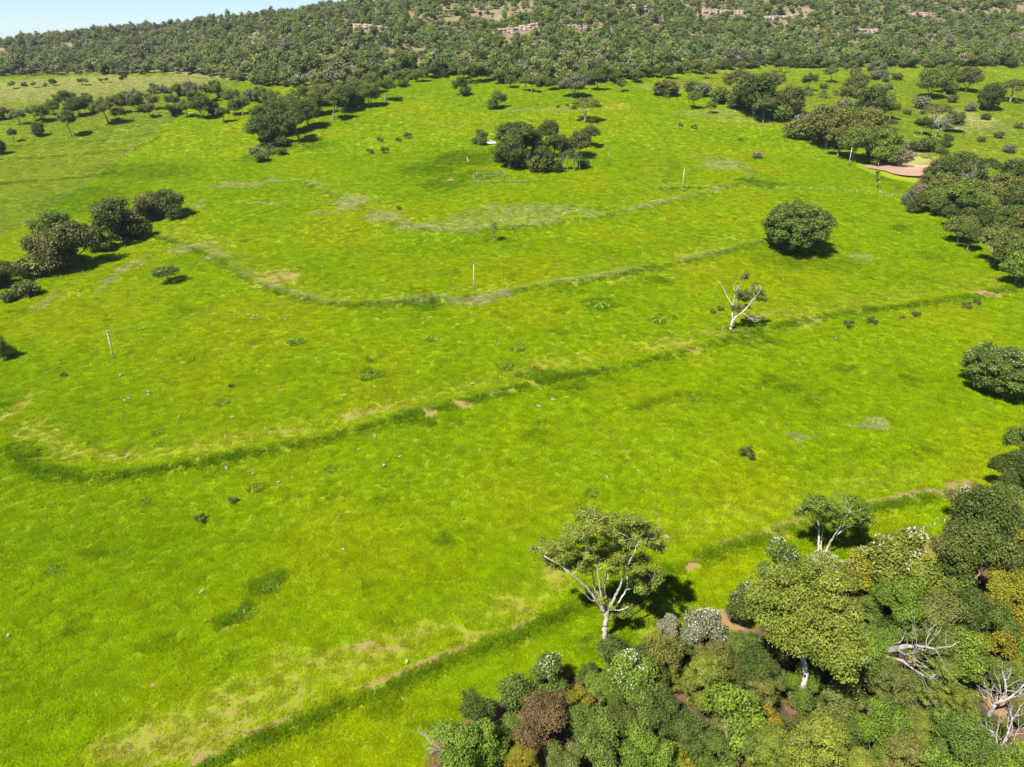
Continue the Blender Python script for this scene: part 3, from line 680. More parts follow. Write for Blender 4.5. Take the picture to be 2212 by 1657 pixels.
def crown_at(key, cx, cy, w, zs=1.0, cf=None, lm=None, wm=None, tmpl=None, **kw):
    """a crown seen centred at photo pixel (cx, cy), w pixels across: its distance follows from the ground under it"""
    if lm:
        ph_ = phrase(lm, cx, cy); sz = '' if wm is None else ('small ' if w < .72 * wm else 'large ' if w > 1.28 * wm else '')
        kw['label'] = (tmpl or (sz + COL[kw['col']][0] + ' ' + form_of(key))) + ' ' + ph_
    p = PROTO[key]; d = ray(cx, cy)
    cfr = ((p['H'] + max(p['cb'], 0)) / 2 if cf is None else cf * p['H']) * zs / p['W']
    t = march(d, lambda T: cfr * w * T / F)
    return put(key, d[0] * t, d[1] * t, w * t / F / p['W'], zs, **kw)

def base_at(key, bx, by, w, topy=None, **kw):
    """a tree whose foot shows at photo pixel (bx, by)"""
    p = PROTO[key]; x, y, t = hit(bx, by); sc = w * t / F / p['W']; zs = 1.0
    if topy is not None:
        zs = min(2.2, max(.4, height_from_px(x, y, float(base(x, y)), topy) / (p['H'] * sc)))
    return put(key, x, y, sc, zs, **kw)

# ---- the near wood
NW = 'in the near wood around the white dead trees'
GNW = 'trees of the wood around the dead trees'
wood = [('dome_a',1003,1618,130,'bg'),('thin_a',1030,1525,80,'dk'),('feather_a',1128,1640,80,'yl'),('dome_b',1302,1580,115,'md'),('dome_c',1300,1488,80,'bg'),('broad_a',1252,1506,60,'yl'),
 ('dome_b',1390,1538,105,'md'),('dome_a',1441,1553,100,'dk'),('thin_a',1441,1402,85,'ol'),('shrub_a',1325,1402,70,'dk'),('feather_a',1524,1466,110,'lt'),('feather_b',1462,1455,65,'lt'),('broad_a',1480,1626,80,'yl'),('dome_c',1535,1612,85,'md'),
 ('broad_a',1585,1530,150,'bg'),('dome_c',1493,1580,80,'dk'),('feather_b',1665,1610,115,'lt'),('feather_a',1768,1616,140,'lt'),('broad_a',1660,1545,55,'yl'),('dome_b',1812,1530,115,'ol'),
 ('dome_b',1979,1262,120,'lt'),('dome_a',1945,1308,110,'bg'),('thin_a',2054,1178,85,'bn'),('dome_a',2105,1206,140,'dk'),('dome_b',2122,1120,135,'dk'),('dome_c',2180,1090,100,'md'),('broad_a',2195,1172,80,'yl'),('dome_c',2184,1284,100,'yl'),('broad_a',2188,1335,95,'yl'),
 ('dome_c',2037,1332,110,'ol'),('dome_a',2105,1325,105,'dk'),('dome_b',2081,1409,130,'bg'),('dome_a',2030,1420,90,'md'),('broad_a',2158,1394,85,'yl'),('feather_a',2030,1470,95,'lt'),('feather_a',1934,1490,115,'ol'),
 ('dome_b',1893,1568,110,'bg'),('feather_b',1985,1572,105,'lt'),('feather_a',2080,1530,80,'lt'),('dome_a',2074,1606,120,'md'),('feather_b',1850,1655,110,'lt'),('feather_a',1951,1648,120,'ol'),('dome_b',2110,1645,110,'bg'),('broad_a',2205,1640,90,'bg'),
 ('dome_c',1605,1610,90,'md'),('dome_a',1390,1625,110,'bg'),('dome_b',1300,1650,110,'md'),('dome_c',1210,1640,90,'ol'),('broad_a',1440,1655,80,'bg'),('dome_a',2170,1460,70,'md'),('dome_b',2215,1420,90,'bg'),('dome_c',2220,1220,90,'dk'),('dome_a',2215,1540,60,'ol'),
 ('thin_a',1860,1440,90,'md'),('dome_b',1730,1470,70,'bg'),('dome_c',1590,1400,70,'md'),('dome_a',1545,1420,80,'ol'),('dome_b',1400,1460,80,'dk'),('dome_c',1250,1560,80,'md'),('dome_a',1110,1580,70,'md'),('dome_b',1070,1600,80,'bg'),('dome_c',1340,1540,80,'dk'),('feather_a',1640,1500,90,'ol'),('dome_a',1990,1360,80,'md'),('dome_b',2150,1350,90,'md'),('dome_c',2060,1260,90,'bg'),('dome_a',1900,1300,80,'md'),('dome_b',2190,1010,90,'dk'),('dome_a',2215,960,80,'md'),('dome_c',1628,1440,85,'dk'),('dome_a',1668,1470,70,'md'),('dome_c',1900,1400,90,'bg'),('feather_b',1580,1440,80,'ol'),('dome_a',1830,1590,90,'dk'),('dome_c',1350,1690,100,'bg'),('dome_b',1560,1690,110,'md'),('feather_b',1700,1700,120,'lt'),('dome_a',2050,1700,120,'bg')]
Rs0 = random.Random(4)
for k, cx, cy, w, c in wood:
    crown_at(k, cx, cy, w * 1.08, col=c, lm='nw', wm=118, group=GNW, zs=Rs0.uniform(1.0, 1.5), bark='g')
for k, cx, cy, w, c, lab in [('flower_a',1186,1448,72,'md','round shrubby tree covered in white blossom at the wood edge beside the russet tree'),
  ('flower_a',1361,1462,105,'bg','green tree with white blossom on top below the great pale-trunked pasture tree'),('flower_b',1515,1360,92,'gr','silvery white-flowering tree beside the bare red earth bank'),('flower_b',1447,1354,44,'gr','small silvery flowering shrub beside the bigger silvery tree'),
  ('flower_a',1609,1296,70,'dk','dark tree with white blossom at the edge of the bare red earth bank'),('flower_a',1685,1200,75,'md','white-flowering tree behind the largest light green tree'),('flower_b',1784,1226,70,'lt','white-flowering tree just behind the top of the largest light green tree'),
  ('flower_a',1859,1226,82,'yl','yellow-green flowering tree below the forked pale-trunked tree'),('flower_a',1951,1206,125,'lt','broad light green flowering tree beside a row of fence posts'),('flower_a',2085,1085,70,'ol','olive flowering tree beside the bare strip at the pasture corner'),('flower_a',1715,1640,80,'lt','light green tree with scattered white blossom in the near wood')]:
    crown_at(k, cx, cy, w * 1.25, col=c, label=lab, name='flowering_tree')
crown_at('dome_c', 1182, 1556, 138, col='br', label='russet brown round tree in the near wood', bark='g', name='russet_tree')
# understory
Rs = random.Random(3)
n_ = 0
NWx = NEAR_WOOD
while n_ < 80:
    px, py = Rs.uniform(940, 2212), Rs.uniform(1120, 1657)
    x, y, t = hit(px, py)
    if not inpoly(np.array([x]), np.array([y]), NWx)[0]: continue
    if any(((px - sx) / rx) ** 2 + ((py - sy) / ry) ** 2 < .8 for sx, sy, rx, ry, s in SOIL if s > .95 and sx > 1500): continue
    c = Rs.choice(['dk', 'md', 'dk', 'ol', 'dk']); k = Rs.choice(['shrub_a', 'shrub_b', 'shrub_a', 'broad_a'])
    put(k, x, y, Rs.uniform(.7, 1.3) * (1 if 'shrub' in k else .45), Rs.uniform(.8, 1.2), col=c, label=f'{COL[c][0]} undergrowth shrub ' + phrase('nw', px, py), group='undergrowth shrubs of the near wood', name='undergrowth_shrub', cat='shrub'); n_ += 1

# the largest light green tree of the wood
proto('great', 13.5, 17, 5.0, 105, 1.45, 560, .22, 'dome', .34, 131, flat=.5, lump=.5, inner=.3, sep=.9)
x, y, t = hit(1722, 1533)
put('great', x, y, 1.02, 1.17, col='lt', bark='w', label='largest light green tree of the wood, pale trunk showing below its crown', name='great_tree', rz=.4, jitter=0)
PROTO_G = PROTO['great']

# the big lone round tree in the middle of the pasture
proto('lone_round', 22, 14.5, .2, 270, 1.5, 240, .45, 'bush', .55, 132, lump=.18, flat=.7, inner=.28)
x, y, t = hit(1725, 553)
put('lone_round', x, y + 4, 168 * t / F / PROTO['lone_round']['W'], 1.0, col='md', label='large dense round tree standing alone on the pasture terrace', name='lone_tree', rz=1.0, jitter=0)
# white-flecked tree at the pasture edge
r_ = crown_at('lone_round', 2172, 800, 175, zs=.95, col='md', label='large dark tree flecked with white blossom at the pasture edge', name='flowering_tree', jitter=0)
PROTO['lone_round2'] = dict(PROTO['lone_round']); blossom('lone_round2', 9, 160, .2, .6, .3); obj('blossom', PROTO['lone_round2']['blossom'], r_)

# ---- trees traced limb by limb
def custom(name, label, bx, by, limbs, lobes, leaf, per, rc, col, bark, tr, flat=.6, seed=1, ratio=2.549, org=(2050, 1950), inner=.5, twig=0):
    """limbs and leaf lobes given in a close-up's pixels, on the upright plane through the foot"""
    rng = np.random.default_rng(seed)
    x0, y0, t0 = hit(bx, by); z0 = float(HZ(x0, y0)[0])
    def P(q):
        px, py = (org[0] + q[0] / ratio) * .54536, (org[1] + q[1] / ratio) * .54536
        yo = q[2] if len(q) > 2 else 0.
        d = ray(px, py); s = (y0 + yo) / d[1]; return np.array([d[0] * s - x0, yo, CAM_Z + d[2] * s - z0])
    root = bpy.data.objects.new(name, None); C.objects.link(root); root.location = (x0, y0, z0 - .05); tag(root, label, 'tree')
    mb = MB(); nodes = []
    for L, r0, r1 in limbs:
        pts = np.array([P(q) for q in L]); m = max(4, 4 * len(pts))
        u = np.linspace(0, len(pts) - 1, m); i0 = np.clip(u.astype(int), 0, len(pts) - 2); f = (u - i0)[:, None]
        pp = pts[i0] * (1 - f) + pts[i0 + 1] * f
        if m > 6: pp[1:-1] = (pp[:-2] + 2 * pp[1:-1] + pp[2:]) / 4
        pp[1:-1] += rng.normal(0, r0 * .22, (m - 2, 3))
        mb.tube(pp, np.linspace(r0, r1, m) * (1 + .06 * rng.normal(size=m)), 8); nodes += [(p, r1 + (r0 - r1) * (1 - i / m)) for i, p in enumerate(pp) if i > m * .3]
    cents = []; rads = []
    for cx, cy, rx, ry, n, dep in lobes:
        for _ in range(n):
            a = rng.uniform(0, 6.28); q = math.sqrt(rng.random()); yo = rng.uniform(-dep, dep)
            cents.append(P((cx + rx * q * math.cos(a), cy + ry * q * math.sin(a), yo))); rads.append(rc * rng.uniform(.65, 1.25))
    NP = np.array([p for p, _ in nodes]); NR = [r for _, r in nodes]
    for c in cents:
        dd = np.linalg.norm(NP - c, axis=1) + np.where(NP[:, 2] > c[2], 1.0, 0); j = int(np.argmin(dd)); a = NP[j]; L = np.linalg.norm(c - a)
        m = max(3, int(L / .8)); f = np.linspace(0, 1, m)[:, None]; pp = a + (c - a) * f; pp[:, 2] += .1 * L * np.sin(np.pi * f[:, 0]); pp[1:-1] += rng.normal(0, .05 * L / m ** .5, (m - 2, 3))
        mb.tube(pp, np.linspace(min(NR[j] * .6, .045 + .012 * L), .015, m), 5)
        for i in range(1, m - 1, 2): NP = np.vstack([NP, pp[i]]); NR.append(.05)
    for _ in range(twig):
        j = rng.integers(len(NP)); a = NP[j]; d = rng.normal(size=3); d[2] = abs(d[2]) * .8; d /= np.linalg.norm(d); L = rng.uniform(.6, 1.6)
        mb.tube([a, a + d * L * .5 + rng.normal(0, .08, 3), a + d * L], [.03, .02, .01], 4)
    t = obj('trunk', mb.mesh(name + '_trunk', M_BARK, True), root); t.color = (*BARKC[bark], 1)
    cents, rads = np.array(cents), np.array(rads)
    V_, F_, v_ = leaves(cents, rads, np.maximum(8, (per * (rads / rc) ** 2).astype(int)), leaf, rng, flat, .6, inner=inner)
    c = obj('crown', mesh(name + '_crown', V_, F_, M_LEAF, v_), root); c.color = (*COL[col][1], 1)
    return root

custom('pale_trunk_tree', 'tall open-crowned tree with a thick white trunk at the pasture edge', 1305, 1384,
  [([(872,1520,0),(885,1380,0),(895,1280,0),(880,1200,0)], .34, .25), ([(880,1210,0),(800,1090,-.5),(700,960,-1),(600,870,-1.5),(430,730,-2),(270,640,-2)], .20, .05),
   ([(870,1190,0),(790,1050,.8),(770,900,1.2),(740,700,1.5),(680,480,2)], .14, .03), ([(880,1220,0),(860,1100,-.5),(830,950,-1),(820,850,-1.2),(770,600,-2),(740,350,-2)], .15, .03),
   ([(885,1230,0),(900,1090,1),(870,930,1.6),(905,800,2),(960,560,2),(1000,380,2.4)], .13, .03), ([(900,1240,0),(960,1100,-1),(1020,990,-1.4),(1065,860,-1.8),(1090,780,-2),(1180,600,-2.4),(1260,420,-2.6)], .18, .03),
   ([(900,1230,0),(1040,1090,1.2),(1110,960,1.8),(1105,870,2),(1160,700,2.4),(1300,560,2.6)], .12, .03), ([(885,1190,0),(960,1185,-.6),(1030,1190,-.9),(1130,1150,-1)], .09, .03),
   ([(1100,980,1.5),(1190,960,1.4),(1330,960,1.2)], .06, .02), ([(800,1090,-.5),(740,1090,-1),(680,1020,-1.3),(630,980,-1.4)], .06, .02)],
  [(850,430,380,220,46,3.6),(1180,470,280,230,34,3.4),(330,560,180,110,14,1.8),(560,620,170,160,16,2.4),(1330,840,150,170,15,2.2),(860,690,280,120,20,2.8),(1150,730,180,90,10,2.4),(850,1040,70,60,4,.8),(1000,1120,90,30,3,.6),(1090,1190,70,40,4,.5),(960,1235,50,25,2,.4),(420,700,120,60,6,1.5),(760,220,160,60,8,2.0),(1180,290,120,70,7,2)],
    .21, 270, .85, 'lt', 'w', .3, flat=.55, seed=21)
custom('half_bare_tree', 'half-bare tree with pale forked limbs and sparse leaf tufts on the terrace', 1580, 713,
  [([(790,1440,0),(815,1330,0),(835,1230,0)], .33, .26), ([(835,1240,0),(840,1100,0),(850,980,.3),(840,870,.5)], .24, .15), ([(845,890,.5),(770,770,1),(690,620,1.5),(640,500,1.8),(540,370,2),(480,290,2.2)], .12, .02),
   ([(850,900,.4),(870,740,.2),(900,600,0),(960,490,-.3),(1040,380,-.6),(1100,250,-.8)], .13, .03), ([(900,900,.3),(930,780,-.4),(960,680,-.8),(1000,520,-1)], .09, .03), ([(880,560,.1),(860,460,.6),(910,350,.8)], .05, .015),
   ([(845,1230,0),(930,1120,-.6),(1050,1040,-1.2),(1160,920,-1.6),(1260,780,-2),(1400,620,-2.4),(1470,500,-2.6)], .22, .03), ([(850,1200,0),(960,1050,.6),(1080,900,1.2),(1200,800,1.8)], .14, .03), ([(1060,1045,-1.2),(1160,1110,-1.6),(1260,1180,-1.8),(1340,1240,-2),(1460,1170,-2.2)], .08, .02), ([(1230,830,-1.9),(1350,820,-2)], .05, .015)],
  [(1090,230,70,90,12,.7),(1150,620,240,110,34,1.8),(1080,720,140,80,16,1.4),(1450,640,130,120,22,1.3),(1470,730,130,60,13,1.2),(970,930,80,80,12,.9),(860,910,50,50,5,.5),(1220,1150,100,65,14,.8),(1430,1150,90,45,7,.6),(1130,910,80,50,6,.6),(1000,600,100,80,12,.9),(1350,440,80,60,6,.8)],
    .26, 70, .62, 'ol', 'w', .4, flat=.6, seed=22, ratio=5.5225, org=(2750, 1050), twig=60)
custom('forked_tree', 'forked pale-trunked tree with a flat spreading crown at the wood edge', 1783, 1203,
  [([(865,325,0),(866,240,0),(872,160,.4),(852,60,.8),(845,0,1.0)], .20, .06), ([(900,325,0),(930,250,-.3),(965,195,-.6),(1010,165,-.9),(1100,120,-1.2)], .19, .05), ([(885,320,0),(880,230,.6),(900,140,1.2),(960,40,1.6)], .13, .04), ([(950,215,-.5),(1000,140,-1.4),(1060,40,-2)], .10, .03), ([(870,170,.4),(790,60,0),(740,10,0)], .08, .02)],
  [(1000,20,200,90,34,3.2),(1120,60,120,80,20,2.4),(870,10,120,60,14,2.6),(760,10,60,40,6,1.4),(980,110,90,40,8,1.6),(1180,90,60,50,7,1.4),(820,-40,60,40,5,1.5)],
  .21, 230, .9, 'bg', 'w', .2, flat=.45, seed=23, ratio=1.595, org=(2700, 2000))

# ---- bare trees
def bare(seed, Hh, spread, tr, levels=5):
    rng = np.random.default_rng(seed); mb = MB()
    def grow(p, d, L, r, lv):
        n = 5; P = [p]; q = p.copy(); dd = d.copy()
        for i in range(n):
            dd = dd + rng.normal(0, .16, 3) + np.array([0, 0, .05]); dd /= np.linalg.norm(dd); q = q + dd * L / n; P.append(q.copy())
        mb.tube(P, np.linspace(r, r * .55, n + 1), 7 if r > .08 else 4)
        if lv == 0: return
        nb = rng.integers(3, 5) if lv > 1 else rng.integers(2, 4)
        for b in range(nb):
            i = n if b == 0 else rng.integers(2, n + 1); ax = rng.normal(size=3); ax -= ax.dot(dd) * dd; ax /= np.linalg.norm(ax)
            a = rng.uniform(.25, .5) if b == 0 else rng.uniform(.5, 1.0) * spread
            nd = dd * math.cos(a) + ax * math.sin(a); nd[2] = max(nd[2], -.1); nd /= np.linalg.norm(nd)
            grow(P[i].copy(), nd, L * rng.uniform(.55, .85), r * (.6 if b == 0 else .42), lv - 1)
    grow(np.array([0, 0, -.2]), np.array([.03, .02, 1.]), Hh * .3, tr, levels - 1)
    V_ = np.concatenate(mb.v); s = Hh / V_[:, 2].max()
    return mesh('bare_limbs', V_ * s, mb.f, M_BARK, smooth_=True), float(((V_.max(0) - V_.min(0))[:2] * s).mean()), Hh

BARE = [bare(s, 8.0, sp, .22) for s, sp in ((31, 1.0), (36, 1.15), (43, .9))]
def put_bare(i, bx, by, w, topy, label, tilt=(0, 0), rz=0, dz=0.):
    me_, W_, H_ = BARE[i]; x, y, t = hit(bx, by); sc = w * t / F / W_; z = float(HZ(x, y)[0])
    h = height_from_px(x, y, z, topy); zs = min(1.8, max(.5, h / (H_ * sc)))
    root = bpy.data.objects.new('bare_tree', None); C.objects.link(root); root.location = (x, y, z - .05 + dz); root.rotation_euler = (tilt[0], tilt[1], rz); root.scale = (sc, sc, sc * zs)
    tag(root, label, 'dead tree'); t_ = obj('trunk', me_, root); t_.color = (.42, .40, .37, 1); return root
put_bare(0, 2157, 1668, 120, 1530, 'bleached white dead tree with many forked bare limbs in the near wood', rz=.5)
put_bare(1, 2131, 1548, 105, 1432, 'slender white bare tree beside the pinkish bare soil in the near wood', rz=2.1)
put_bare(2, 2010, 1372, 75, 1290, 'small bare grey tree among dark crowns of the near wood', rz=4)
put_bare(2, 2022, 297, 52, 236, 'white bare-limbed tree standing in the scrubby field beyond the gully', rz=1.0)
x, y, t = hit(1872, 1470)
r_ = put_bare(1, 1835, 1480, 220, 1330, 'broken dead tree sprawling grey limbs beside the largest light green tree', rz=.3); r_.location.z += 3.0; r_.rotation_euler = (.25, 1.2, .1); r_.children[0].color = (.30, .275, .25, 1)
r_ = put_bare(0, 985, 1640, 60, 1545, 'bare white branch poking out at the end of the near wood', rz=1.0); r_.rotation_euler = (-.2, -.7, .4)
for bx, by, w, ty, lb in ((1440, 1560, 60, 1480, 'grey bare tree tangled among dark crowns next to the russet tree'), (2090, 420, 46, 348, 'bare pale-limbed tree inside the tree belt by the muddy pond')):
    put_bare(2, bx, by, w, ty, lb, rz=.2)

# ---- belt beside the pond
BL, GB = 'in the tree belt by the muddy pond', 'trees of the belt by the muddy pond'
for k, cx, cy, w, c in [('mid_umbrella',2083,346,78,'dk'),('mid_umbrella',2132,354,56,'dk'),('mid_a',2035,363,54,'dk'),('mid_c',2002,381,32,'md'),('mid_b',1976,419,42,'gr'),
  ('mid_a',2039,397,62,'ol'),('mid_b',2087,385,62,'dk'),('mid_c',2083,405,54,'bg'),('mid_a',2020,423,46,'md'),('mid_b',1990,436,44,'dk'),('mid_c',2106,433,54,'md'),('mid_a',2126,413,62,'ol'),('mid_b',2166,401,58,'ol'),
  ('mid_c',2152,385,30,'gr'),('mid_a',2195,423,62,'dk'),('mid_b',2156,433,52,'md'),('mid_a',2079,484,54,'ol'),('mid_c',2116,462,54,'dk'),('mid_b',2164,472,44,'lt'),('mid_a',2197,462,54,'md'),('mid_b',2136,496,54,'md'),('mid_c',2166,512,62,'ol'),
  ('mid_a',2199,512,52,'dk'),('mid_b',2187,551,74,'md'),('mid_c',2172,537,46,'ol'),('mid_a',2203,575,62,'bg'),('mid_b',2031,447,42,'md'),('mid_c',2052,455,40,'dk'),('mid_a',2225,545,70,'md'),('mid_b',2230,480,70,'ol'),('mid_c',2235,430,60,'dk'),('mid_a',2130,440,46,'bg'),('mid_c',2100,500,40,'dk')]:
    crown_at(k, cx, cy, w * 1.32, col=c, lm='belt', wm=65, group=GB)
PROTO['mid_flower'] = dict(PROTO['mid_a']); blossom('mid_flower', 5, 160, .26, .4, .6); FORM['mid_flower'] = 'cream-flowering tree'
crown_at('mid_flower', 2061, 430, 46, col='lt', label='cream-flowering tree in the tree belt by the muddy pond')
crown_at('mid_round', 2195, 366, 66, zs=.8, col='dk', label='very dark broad round tree in the field beyond the tree belt')

# ---- gully trees and the scrubby field beyond
GU, GG = 'along the gully running up from the pond', 'gully trees'
for k, cx, cy, w, c in [('mid_a',1635,190,68,'dk'),('mid_b',1655,205,45,'dk'),('mid_umbrella',1598,168,56,'bn'),('mid_c',1670,166,38,'bn'),('mid_a',1795,257,70,'ol'),('mid_umbrella',1762,262,50,'ol'),('mid_b',1830,262,60,'md'),('mid_a',1875,256,56,'ol'),('mid_bush',1785,281,40,'ol'),('mid_c',1818,288,42,'ol'),('mid_a',1851,297,54,'md'),('mid_b',1905,311,58,'bg'),
  ('mid_c',1908,282,40,'bn'),('mid_bush',1935,314,34,'gr'),('mid_bush',1721,278,40,'ol'),('mid_bush',1560,205,36,'md'),('mid_bush',1600,215,40,'md'),('mid_bush',1640,224,36,'ol'),('mid_b',1610,200,40,'dk'),('mid_bush',1520,193,30,'gr'),('mid_bush',1495,185,26,'md'),('mid_bush',1685,243,36,'md'),('mid_c',1655,222,36,'ol'),('mid_bush',1745,258,34,'gr'),('mid_bush',1950,335,34,'gr'),('mid_bush',1890,318,34,'ol')]:
    crown_at(k, cx, cy, w * 1.5, col=c, lm='gul', wm=58, group=GG)
crown_at('mid_round', 1711, 214, 76, zs=.85, col='bn', label='broad brownish round tree beside the gully with a palm below it')
SF, GS = 'in the scrubby field beyond the gully', 'trees of the scrubby field'
for k, cx, cy, w, c in [('mid_c',1751,168,32,'dk'),('mid_a',1851,174,52,'bn'),('mid_open',1835,197,42,'ol'),('mid_bush',1825,224,36,'gr'),('mid_round',1886,217,64,'dk'),('mid_c',1928,230,32,'md'),('mid_umbrella',1927,264,28,'dk'),('mid_c',1997,262,34,'dk'),('mid_umbrella',2025,236,64,'ol'),('mid_a',2062,256,44,'dk'),('mid_bush',1990,219,38,'gr'),
  ('mid_round',2143,205,52,'dk'),('mid_umbrella',2192,183,60,'ol'),('mid_a',2018,169,62,'md'),('mid_b',2045,180,48,'dk'),('mid_a',2095,162,52,'bn'),('mid_c',2048,150,44,'md'),('mid_b',1892,150,44,'gr'),('mid_c',1691,134,24,'dk'),('mid_bush',1975,314,30,'dk'),('mid_bush',2008,311,44,'md'),('mid_c',2032,326,30,'dk'),('mid_b',2045,302,32,'dk'),
  ('mid_c',1800,150,30,'md'),('mid_b',1840,146,34,'ol'),('mid_bush',1920,185,20,'gr'),('mid_bush',1780,185,18,'ol'),('mid_bush',2100,230,26,'gr'),('mid_bush',2130,250,20,'bn'),('mid_bush',2160,290,22,'bn'),('mid_bush',2060,212,24,'ol'),('mid_bush',2180,320,26,'gr'),('mid_bush',2120,300,18,'bn'),('mid_bush',2200,270,20,'ol'),('mid_bush',1960,240,18,'ol'),('mid_bush',1870,240,18,'bn'),('mid_bush',1940,165,22,'md'),('mid_bush',1915,172,16,'md'),('mid_bush',1912,190,16,'gr')]:
    crown_at(k, cx, cy, w * 1.15, col=c, lm='scr', wm=42, group=GS, bark='w' if k == 'mid_umbrella' else 'g')

# ---- lone trees of the upper pasture
for k, bx, by, w, ty, c, lab in [('mid_open',1017,180,68,130,'bn','brownish spreading tree at the top edge of the pasture'),('mid_b',996,208,42,163,'dk','dark upright tree just below the brownish spreading tree'),('mid_b',1074,235,48,194,'md','lone tree with a greyish side on the pasture above the palm grove'),
  ('mid_a',1238,211,72,157,'gr','large grey-green tree at the pasture edge near the ridge foot'),('mid_c',1291,197,44,155,'dk','dark tree next to the large grey-green tree'),('mid_open',1342,200,28,170,'md','small open tree on the upper pasture beside the dark tree'),('mid_round',1437,207,64,172,'ol','low broad olive tree with a small palm in front on the upper pasture'),
  ('mid_umbrella',1264,263,74,209,'lt','pale umbrella-crowned tree standing behind the palm grove'),('mid_c',1498,236,38,193,'md','upright tree beside a smaller one near the gully top'),('mid_open',1534,247,26,216,'md','small tree beside the taller upright one near the gully top'),
  ('mid_bush',1633,342,27,326,'gr','grey-green bush alone on the bright pasture below the gully'),('mid_open',365,612,62,572,'md','small crooked young tree alone on the pasture with thin foliage'),('mid_b',8,776,58,722,'bg','bright green bushy tree standing alone by the pasture terrace')]:
    base_at(k, bx, by, w, ty, col=c, label=lab, bark='w' if k == 'mid_umbrella' else 'g', name='lone_bush' if k == 'mid_bush' else 'lone_tree')

# ---- the grove with palms
GR, GGR = 'in the palm grove on the pasture', 'trees of the palm grove'
for k, cx, cy, w, c in [('mid_umbrella',1114,282,100,'dk'),('mid_a',1100,318,70,'dk'),('mid_b',1150,310,70,'dk'),('mid_a',1184,276,52,'dk'),('mid_c',1200,300,46,'dk'),('mid_c',1274,281,42,'dk'),('mid_a',1251,302,58,'bn'),('mid_b',1218,318,52,'dk'),('mid_b',1037,294,38,'md'),('mid_c',1175,330,44,'dk'),('mid_b',1090,335,40,'dk'),('mid_a',1130,300,60,'dk'),('mid_bush',1163,352,50,'bn'),('mid_bush',1195,356,40,'dk'),('mid_bush',1262,352,30,'dk'),('mid_bush',1120,352,34,'dk')]:
    crown_at(k, cx, cy, w * 1.12, col=c, lm='gro', wm=58, group=GGR)

# ---- tree row along the paler field
RW, GRW = 'in the short tree row by the wire fence', 'trees of the short row'
for k, cx, cy, w, c in [('mid_b',253,474,96,'dk'),('mid_b',117,494,76,'md'),('mid_b',150,526,100,'bn'),('mid_b',110,534,80,'bn'),('mid_c',190,497,44,'dk'),('mid_b',205,515,54,'md'),('mid_b',327,444,60,'bn'),('mid_b',362,437,58,'dk'),('mid_bush',62,574,54,'ol'),('mid_bush',120,560,44,'gr'),('mid_b',8,590,56,'dk'),('mid_bush',55,622,42,'bn'),('mid_bush',20,638,30,'bn'),('mid_bush',300,480,30,'ol')]:
    crown_at(k, cx, cy, w * 1.38, col=c, lm='row', wm=66, group=GRW)

# ---- stream-side strip and meadow trees
ST, GST = 'in the dark stream-side strip below the ridge', 'trees of the stream-side strip'
for k, cx, cy, w, c in [('mid_a',567,268,64,'dk'),('mid_b',590,292,54,'dk'),('mid_a',612,242,64,'dk'),('mid_c',640,252,54,'dk'),('mid_b',600,265,56,'md'),('mid_a',662,236,56,'dk'),('mid_b',690,222,50,'dk'),('mid_c',716,212,48,'md'),('mid_a',742,202,52,'dk'),('mid_b',770,208,46,'md'),('mid_a',795,195,48,'md'),('mid_b',760,186,44,'ol'),('mid_c',722,190,44,'ol'),('mid_a',690,196,44,'ol'),('mid_b',655,206,46,'md'),('mid_c',625,215,44,'md'),('mid_a',590,225,44,'dk'),('mid_c',830,178,40,'md'),('mid_b',860,170,36,'md'),('mid_a',800,172,40,'ol'),('mid_b',560,245,40,'md'),('mid_bush',575,300,34,'dk')]:
    crown_at(k, cx, cy, w * 1.25, col=c, lm='str', wm=60, group=GST)
for k, cx, cy, w, c in [('mid_bush',552,326,34,'gr'),('mid_bush',566,338,36,'md'),('mid_bush',610,326,26,'md')]:
    crown_at(k, cx, cy, w, col=c, where='beside the single palm below the stream-side strip', group='shrubs around the single palm')
for k, bx, by, w, ty, c, lab in [('mid_lolly',31,308,22,276,'dk','small ball-crowned tree on a thin stem in the pale meadow'),('mid_round',85,296,34,261,'dk','dark round tree beside the small ball-crowned one in the pale meadow'),('mid_lolly',155,296,42,234,'md','tall tree with uneven crown standing apart in the pale meadow'),('mid_round',4,335,28,298,'dk','very dark tree on the meadow terrace next to the small ball-crowned one'),
  ('mid_open',43,271,34,232,'gr','greyish open tree behind the dark round meadow tree'),('mid_open',262,267,32,228,'bn','brownish open tree on a bare trunk in the meadow'),('mid_b',197,244,26,208,'bg','bright green tree among darker ones in the meadow'),('mid_open',180,186,26,167,'md','lone tree on the pale upper meadow with its shadow beside it')]:
    base_at(k, bx, by, w, ty, col=c, label=lab, name='meadow_tree')
MD, GM = 'in the loose band of trees across the meadow', 'trees across the meadow'
